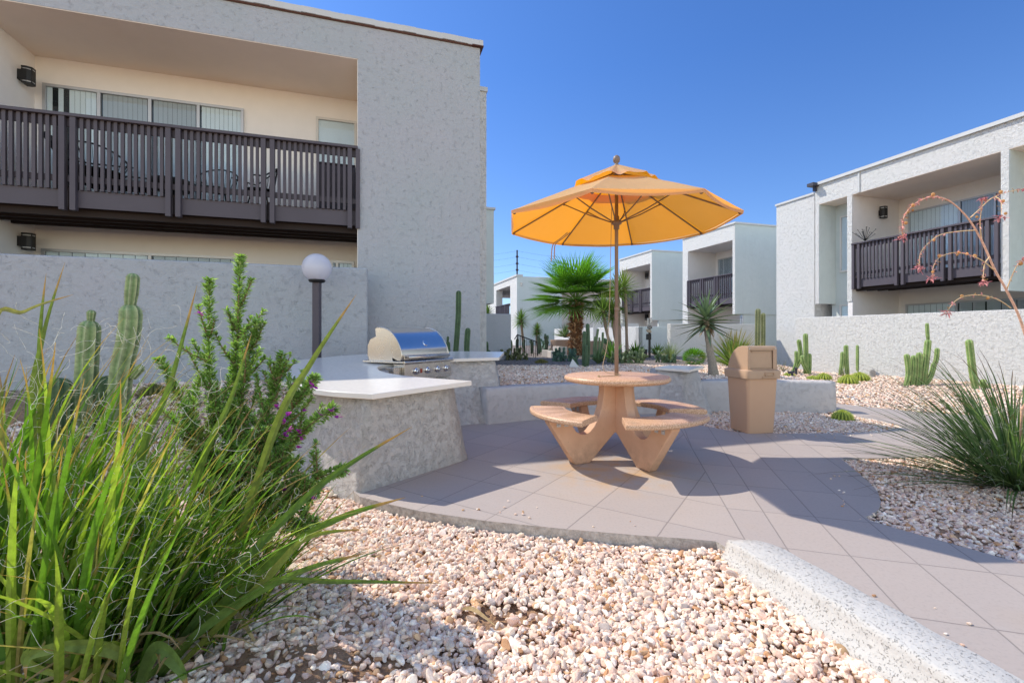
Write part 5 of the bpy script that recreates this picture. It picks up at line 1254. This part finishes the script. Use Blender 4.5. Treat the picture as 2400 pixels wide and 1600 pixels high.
# wire ornament on the right balcony rail
xz = FR.at(2028, 565, -.05); so = thing('wire_ornament', 'spiky black wire ornament clipped to the right balcony rail', 'ornament', (0, 0, 0)); mb = MB(); Pw = FR.o+FR.b*xz[0]+FR.m*-.05; so.location = (Pw.x, Pw.y, zra2)
for i in range(16):
    a = R(0, 2*PI); e = rad(R(15, 85)); d = Vector((math.cos(a)*math.cos(e), math.sin(a)*math.cos(e), math.sin(e)))*R(.3, .42); mb.tube([(0, 0, 0), d], .006, 4); mb.sphere(d, .014, 6, 4)
mb.build('spikes', M['black'], so)

# ------------------------------------------------------------------ right red yucca with its flower stalk
random.seed(11)
RY = Vector((3.78, 3.42, -.02)); ry = thing('red_yucca', 'big spraying clump of narrow dark leaves with a pink flower stalk at the right', 'yucca', RY)
mb = MB()
for i in range(520):
    a = R(0, 2*PI); q = R(0, 1); e = rad(lerp(6, 80, q**.9)); mb.cur = jit((.115, .185, .08), .3) if i % 5 else jit((.22, .28, .15), .2)
    L_ = R(.75, 1.32); off = Vector((math.cos(a)*R(0, .16), math.sin(a)*R(0, .16), 0))
    mb.blade(off, a, e, L_, R(.009, .014), lerp(.45, 1.0, q)*R(.7, 1.15), 9, .3, tip=.12, tipcol=(.16, .09, .07), bend=R(-.15, .15))
mb.build('foliage', M['leaf'], ry)
def curl(mb, p, s_, n=9):
    d = Vector((R(-1, 1), R(-1, 1), R(-.4, 1))).normalized(); nx = d.orthogonal().normalized(); ny = d.cross(nx); pts = []; k0 = R(.8, 3.6) if R(0, 1) < .8 else R(4, 8); ph = R(0, 6); gro = R(.5, 1.3)
    for i in range(n):
        t = i/(n-1); pts.append(p+d*s_*t*gro+(nx*(math.cos(ph+k0*t)-math.cos(ph))+ny*(math.sin(ph+k0*t)-math.sin(ph)))*s_*.35*(.3+t))
    return pts
mb = MB()
for i in range(420):
    mb.cur = jit((.5, .5, .42), .2); p = Vector((R(-.7, .5), R(-.6, .3), R(.1, .75))); mb.tube(curl(mb, p, R(.03, .08)), .0007, 3, False)
tag(mb.build('fibre', M['fibre'], ry), kind='stuff')
def zp(u, v): return (1780+u/3.074, 250+v/3.074)
Yst = 3.32
def stalk_pts(L, dy=0): return [W(*zp(*p), Yst+dy*i/len(L))-RY for i, p in enumerate(L)]
mains = [[(2010, 2000), (1890, 1560), (1780, 1320), (1700, 1180), (1600, 960), (1500, 800), (1370, 680), (1240, 650), (1120, 700), (1050, 780), (1030, 860), (1032, 940)],
         [(1555, 890), (1420, 900), (1300, 925), (1210, 990), (1160, 1060), (1150, 1160)], [(1690, 1175), (1600, 1105), (1500, 1065), (1400, 1052), (1300, 1085), (1255, 1150), (1245, 1230)],
         [(1520, 800), (1580, 745), (1660, 670), (1740, 630), (1830, 605), (1920, 590)], [(1700, 650), (1740, 680), (1745, 790)], [(1600, 950), (1590, 850), (1600, 740), (1615, 660)],
         [(1812, 1450), (1720, 1390), (1600, 1358), (1480, 1365), (1400, 1410), (1355, 1475)], [(1785, 1310), (1820, 1220), (1860, 1140), (1920, 1090)], [(1660, 1080), (1625, 1130), (1615, 1200), (1610, 1260)]]
ms = MB(); mf = MB()
for j, L in enumerate(mains):
    P = smooth_path(stalk_pts(L, -.15 if j else 0), 8)
    if j == 0: P = [Vector((.0, .0, .0)), Vector((.02, -.03, .6))]+P
    ms.cur = (.78, .46, .32) if j == 0 else (.76, .54, .30); r0 = .0088 if j == 0 else .0042
    ms.tube(P, [r0*lerp(1, .28, i/(len(P)-1)) for i in range(len(P))], 7)
    st = int(len(P)*(.58 if j == 0 else .25))
    for i in range(st, len(P)):
        for _ in range(3 if j in (0,) else 1):
            q = P[i]+Vector((R(-.006, .006), R(-.006, .006), 0)); d = Vector((R(-1, 1), R(-1, 1), R(-1, .8))).normalized(); rr0 = random.random()
            if rr0 < .5: mf.cur = jit((.78, .46, .36), .3); mf.blade(q, R(0, 6.28), R(-1.2, 1), R(.018, .036), .009, .3, 3)
            elif rr0 < .8: ms.cur = jit((.5, .30, .12), .3); ms.tube([q, q+d*.022], .0016, 4)
            elif rr0 < .86: mf.cur = jit((.68, .42, .16), .2); mf.sphere(q+d*.02, R(.008, .013), 7, 5, (1, 1, 1.1))
    for _ in range(16): mf.cur = jit((.74, .36, .32), .3); mf.blade(P[-1]+Vector((R(-.02, .02), R(-.02, .02), R(-.02, .01))), R(0, 6.28), R(-1.4, .6), R(.02, .045), .010, .3, 3)
ms.build('flower_stalk', M['wood_attr'], ry, smooth=True); mf.build('blossom', M['petal'], ry)

# ------------------------------------------------------------------ foreground left: flowering sage shrub
random.seed(31)
SB = Vector((-1.36, 2.42, -.05)); sb = thing('sage_shrub', 'upright small leaved shrub with magenta flowers beside the counter base', 'shrub', SB)
mst = MB(); ml = MB(); mfl = MB()
def sage_stem(P, dens=150, ls=.017, spread=.035, side=True):
    P = smooth_path(P, 6); mst.cur = jit((.24, .17, .09), .2); mst.tube(P, [lerp(.0065, .0018, i/(len(P)-1)) for i in range(len(P))], 5)
    Ltot = sum((P[i+1]-P[i]).length for i in range(len(P)-1)); n = int(dens*Ltot)
    for i in range(n):
        t = R(.12, 1); x = t*(len(P)-1); k_ = int(min(len(P)-2, x)); p = P[k_].lerp(P[k_+1], x-k_)
        d = (P[k_+1]-P[k_]).normalized(); o_ = Vector((random.gauss(0, 1), random.gauss(0, 1), random.gauss(0, 1))); o_ = (o_-d*o_.dot(d)).normalized()
        s_ = ls*R(.7, 1.25); dd = (o_+d*R(.4, 1.3)).normalized(); q = p+o_*R(0, spread)*(1-t*.6)
        ml.cur = jit((.25, .40, .12), .3) if R(0, 1) > .3 else jit((.44, .58, .24), .2)
        a = math.atan2(dd.y, dd.x); e = math.asin(max(-1, min(1, dd.z))); ml.blade(q, a, e, s_, s_*.46, .3, 3, .25, wprof=lambda t: max(.1, math.sin(PI*min(1, t*.85+.12))))
def rp(u, v, Y): return W(u, v, Y)-SB
stems = []
for (pts, Y0, Y1) in ((((540, 1290), (535, 1000), (555, 800), (563, 602)), 2.42, 2.35), (((520, 1290), (500, 1000), (490, 850), (490, 655)), 2.42, 2.3), (((560, 1270), (560, 1000), (580, 850), (605, 755)), 2.4, 2.3), (((525, 1290), (470, 1050), (430, 950), (372, 840)), 2.42, 2.3), (((570, 1270), (610, 1050), (640, 920), (662, 830)), 2.4, 2.25),
                      (((560, 1280), (620, 1080), (690, 950), (740, 885)), 2.4, 2.15), (((560, 1290), (640, 1120), (700, 1020), (785, 955)), 2.4, 2.2), (((570, 1290), (650, 1180), (720, 1130), (806, 1100)), 2.4, 2.1), (((560, 1290), (620, 1220), (690, 1190), (740, 1150)), 2.4, 2.1), (((540, 1290), (560, 1150), (600, 1050), (655, 980)), 2.4, 2.3),
                      (((540, 1290), (500, 1150), (455, 1060), (430, 985)), 2.4, 2.3), (((570, 1280), (640, 1210), (700, 1240), (735, 1220)), 2.4, 2.0), (((545, 1290), (580, 1180), (640, 1110), (700, 1080)), 2.4, 2.15), (((530, 1290), (520, 1150), (535, 1050), (545, 940)), 2.4, 2.3), (((530, 1290), (480, 1120), (450, 1000), (470, 880)), 2.4, 2.45)):
    P = [rp(u, v, lerp(Y0, Y1, i/(len(pts)-1))) for i, (u, v) in enumerate(pts)]; stems.append(P); sage_stem(P, 760, .026, .040)
for k_ in range(240):
    P = random.choice(stems); t = R(.15, .8); x = t*(len(P)-1); i = int(x); p = P[i].lerp(P[min(i+1, len(P)-1)], x-i); d = (Vector((R(-1, 1), R(-1, 1), R(.25, 1.3)))).normalized(); L_ = R(.10, .30)*(1.05-t*.6)
    sage_stem([p, p+d*L_*.5+Vector((0, 0, .01)), p+d*L_+Vector((0, 0, .05))], 460, .023, .014)
for (u, v) in ((728, 896), (735, 905), (690, 905), (640, 1000), (668, 990), (675, 975), (752, 973), (775, 962), (700, 1012), (705, 1025), (668, 1018), (790, 980), (810, 1110), (648, 955), (712, 960), (468, 735), (735, 1170), (665, 1150), (560, 1190), (700, 1050), (676, 1008)):
    c_ = rp(u, v, R(2.0, 2.2)); mfl = MB()
    for _ in range(5): mfl.cur = jit((.50, .06, .42), .25); mfl.blade(c_, R(0, 6.28), R(-.5, 1.1), R(.014, .024), .014, .5, 3, .1, wprof=lambda t: .4+.9*math.sin(PI*t*.8))
    mfl.build('flower', M['petal'], sb)
mst.build('stem', M['wood_attr'], sb, smooth=True); ml.build('foliage', M['leaf'], sb)

# ------------------------------------------------------------------ foreground left: broad strap-leaved yucca with curling threads
random.seed(77)
tipc = (.42, .25, .11)
def strap_clump(label, o0, n, az0, azs, Lr, wr, elr, name='strap_yucca', dr=(.15, .75), group='strap leaved plants in the left foreground'):
    t = thing(name, label, 'yucca', o0, 0, group); mb = MB(); mf_ = MB(); tips = []
    for i in range(n):
        a = rad(az0)+random.gauss(0, rad(azs)); e = rad(R(*elr)); g_ = random.random()
        mb.cur = jit((.13, .25, .035) if g_ < .55 else ((.30, .40, .07) if g_ < .9 else (.42, .36, .13)), .28)
        off = Vector((R(-.22, .22), R(-.16, .16), 0)); L_ = R(*Lr); w_ = R(*wr)
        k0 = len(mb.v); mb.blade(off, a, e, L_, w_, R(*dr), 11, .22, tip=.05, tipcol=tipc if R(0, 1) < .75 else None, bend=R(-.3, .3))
        for _ in range(2 if i % 3 else 1):
            j = random.randint(4, 10); p = Vector(mb.v[k0+j*3+random.choice((0, 2))]); mf_.cur = jit((.85, .83, .74), .12); mf_.tube(curl(mf_, p, R(.03, .10), 10), .0006, 3, False)
    for i in range(26):
        a = R(0, 2*PI); mb.cur = jit(random.choice([(.52, .40, .24), (.42, .30, .17), (.34, .24, .14)]), .2); mb.blade((R(-.2, .2), R(-.15, .15), R(.02, .15)), a, rad(R(0, 60)), R(.2, .5), R(.012, .025), R(.4, 1.6), 7, .3, bend=R(-.6, .6))
    mb.build('foliage', M['leaf'], t); tag(mf_.build('fibre', M['fibre'], t), kind='stuff'); return t
strap_clump('foremost tuft of broad arching strap leaves at the bottom left', Vector((-1.50, 1.62, -.10)), 230, 28, 50, (.6, 1.18), (.011, .027), (42, 84))
strap_clump('dense tuft of broad leaves rising at the far left edge', Vector((-1.98, 1.75, -.08)), 190, 45, 60, (.7, 1.38), (.011, .027), (58, 87))
strap_clump('tuft of leaves leaning right, just left of the flowering shrub', Vector((-1.30, 1.88, -.10)), 150, 8, 45, (.42, .80), (.009, .020), (28, 78))
strap_clump('rear tuft of thinner leaves before the pale cacti', Vector((-1.95, 2.30, -.06)), 60, 50, 70, (.5, .95), (.009, .018), (50, 88))
# single long leaves that reach out to the right
hl = thing('strap_yucca', 'lowest tuft whose long single leaves reach right over the stones', 'yucca', Vector((-1.22, 1.72, -.1)), 0, 'strap leaved plants in the left foreground'); o_ = hl.location.copy(); mb = MB()
for (pts, Y0, Y1, w_, c) in (((( 470, 1560), (640, 1020), (730, 850), (835, 690)), 1.75, 1.9, .022, (.20, .25, .06)), (((380, 1560), (560, 1330), (760, 1130), (965, 1000)), 1.6, 1.75, .022, (.10, .17, .04)), (((400, 1580), (620, 1360), (720, 1260), (850, 1240)), 1.6, 1.7, .018, (.22, .26, .06)),
                             (((360, 1600), (560, 1380), (760, 1230), (950, 1165)), 1.6, 1.8, .026, (.13, .21, .04)), (((420, 1500), (600, 1370), (800, 1362), (1035, 1366)), 1.7, 1.75, .016, (.12, .18, .05)), (((330, 1600), (520, 1440), (700, 1340), (860, 1295)), 1.55, 1.7, .02, (.14, .22, .05)),
                             (((300, 1600), (150, 1540), (75, 1530), (80, 1560), (210, 1600)), 1.5, 1.42, .03, (.24, .30, .06)), (((300, 1600), (280, 1530), (180, 1512), (75, 1535), (60, 1590)), 1.45, 1.4, .028, (.22, .29, .07)), (((330, 1600), (370, 1520), (420, 1560), (440, 1610)), 1.5, 1.45, .035, (.14, .22, .06)),
                             (((350, 1560), (470, 1100), (540, 940), (590, 780)), 1.8, 1.9, .02, (.17, .24, .05)), (((330, 1560), (330, 1100), (400, 900), (462, 668)), 1.8, 1.9, .024, (.15, .22, .05)), (((120, 1560), (100, 1000), (95, 800), (108, 640)), 1.8, 1.9, .02, (.16, .22, .05)), (((140, 1560), (80, 1000), (100, 800), (152, 615)), 1.75, 1.9, .02, (.18, .24, .05)), (((60, 1500), (-10, 800), (60, 730), (172, 690)), 1.75, 1.8, .014, (.30, .28, .10))):
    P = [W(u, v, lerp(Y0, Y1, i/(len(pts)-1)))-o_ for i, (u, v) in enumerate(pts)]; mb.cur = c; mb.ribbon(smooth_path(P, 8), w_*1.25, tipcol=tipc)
mb.build('foliage', M['leaf'], hl); mf_ = MB()
for i in range(300):
    p = W(R(0, 520), R(760, 1500), R(1.45, 2.0))-o_; mf_.cur = jit((.85, .83, .74), .12); mf_.tube(curl(mf_, p, R(.03, .11), 10), .0006, 3, False)
tag(mf_.build('fibre', M['fibre'], hl), kind='stuff')

# ------------------------------------------------------------------ light, sky, camera
sd = Vector((-1.76, .966, 2.17)).normalized(); el = math.asin(sd.z)
sun = bpy.data.lights.new('sun', 'SUN'); sun.energy = 4.6; sun.angle = rad(.5); sun.color = (1.0, .92, .80); so_ = bpy.data.objects.new('sun', sun); COL.objects.link(so_)
so_.rotation_euler = sd.to_track_quat('Z', 'Y').to_euler(); so_.location = (0, 0, 20)
w = bpy.data.worlds.new('World'); S.world = w; w.use_nodes = True; nt = w.node_tree; nt.nodes.clear()
bg = nt.nodes.new('ShaderNodeBackground'); sk = nt.nodes.new('ShaderNodeTexSky'); sk.sky_type = 'NISHITA'; sk.sun_disc = False; sk.sun_elevation = el; sk.sun_rotation = math.atan2(sd.x, sd.y)
sk.air_density = 1.0; sk.dust_density = .6; sk.ozone_density = 2.2; sk.altitude = 300
ou = nt.nodes.new('ShaderNodeOutputWorld'); 
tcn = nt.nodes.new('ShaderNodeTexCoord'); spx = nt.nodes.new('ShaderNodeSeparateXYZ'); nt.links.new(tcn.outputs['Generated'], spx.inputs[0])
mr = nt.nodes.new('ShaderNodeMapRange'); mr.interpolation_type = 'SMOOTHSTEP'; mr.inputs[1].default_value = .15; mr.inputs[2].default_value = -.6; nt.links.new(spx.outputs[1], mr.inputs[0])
t1 = nt.nodes.new('ShaderNodeMix'); t1.data_type = 'RGBA'; t1.inputs[6].default_value = (.70, .95, 1.34, 1); t1.inputs[7].default_value = (3.6, 2.85, 2.25, 1); nt.links.new(mr.outputs[0], t1.inputs[0])   # clear deep blue ahead, brightness added behind the viewer to fill shaded fronts
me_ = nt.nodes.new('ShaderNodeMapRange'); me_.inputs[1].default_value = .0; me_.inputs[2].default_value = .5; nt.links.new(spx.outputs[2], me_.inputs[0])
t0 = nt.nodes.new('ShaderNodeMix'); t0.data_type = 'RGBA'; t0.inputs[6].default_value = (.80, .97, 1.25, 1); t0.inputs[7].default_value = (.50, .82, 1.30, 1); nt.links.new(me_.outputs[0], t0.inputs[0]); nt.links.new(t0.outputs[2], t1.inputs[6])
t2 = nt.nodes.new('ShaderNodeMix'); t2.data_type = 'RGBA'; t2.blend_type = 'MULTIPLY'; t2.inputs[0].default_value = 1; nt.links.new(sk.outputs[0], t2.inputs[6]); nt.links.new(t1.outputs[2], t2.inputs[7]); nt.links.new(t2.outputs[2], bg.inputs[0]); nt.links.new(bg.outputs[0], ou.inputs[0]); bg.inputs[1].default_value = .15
cam = bpy.data.cameras.new('camera'); co = bpy.data.objects.new('camera', cam); COL.objects.link(co); co.location = (0, 0, HC); co.rotation_euler = (rad(90), 0, 0)
cam.lens = 16.0; cam.sensor_width = 36; cam.shift_y = -(800-H0)/2400; cam.clip_end = 3000; cam.clip_start = .05
S.camera = co
S.view_settings.view_transform = 'Standard'; S.view_settings.look = 'None'; S.view_settings.exposure = 0
S.cycles.max_bounces = 8; S.cycles.transparent_max_bounces = 12; S.cycles.use_denoising = True
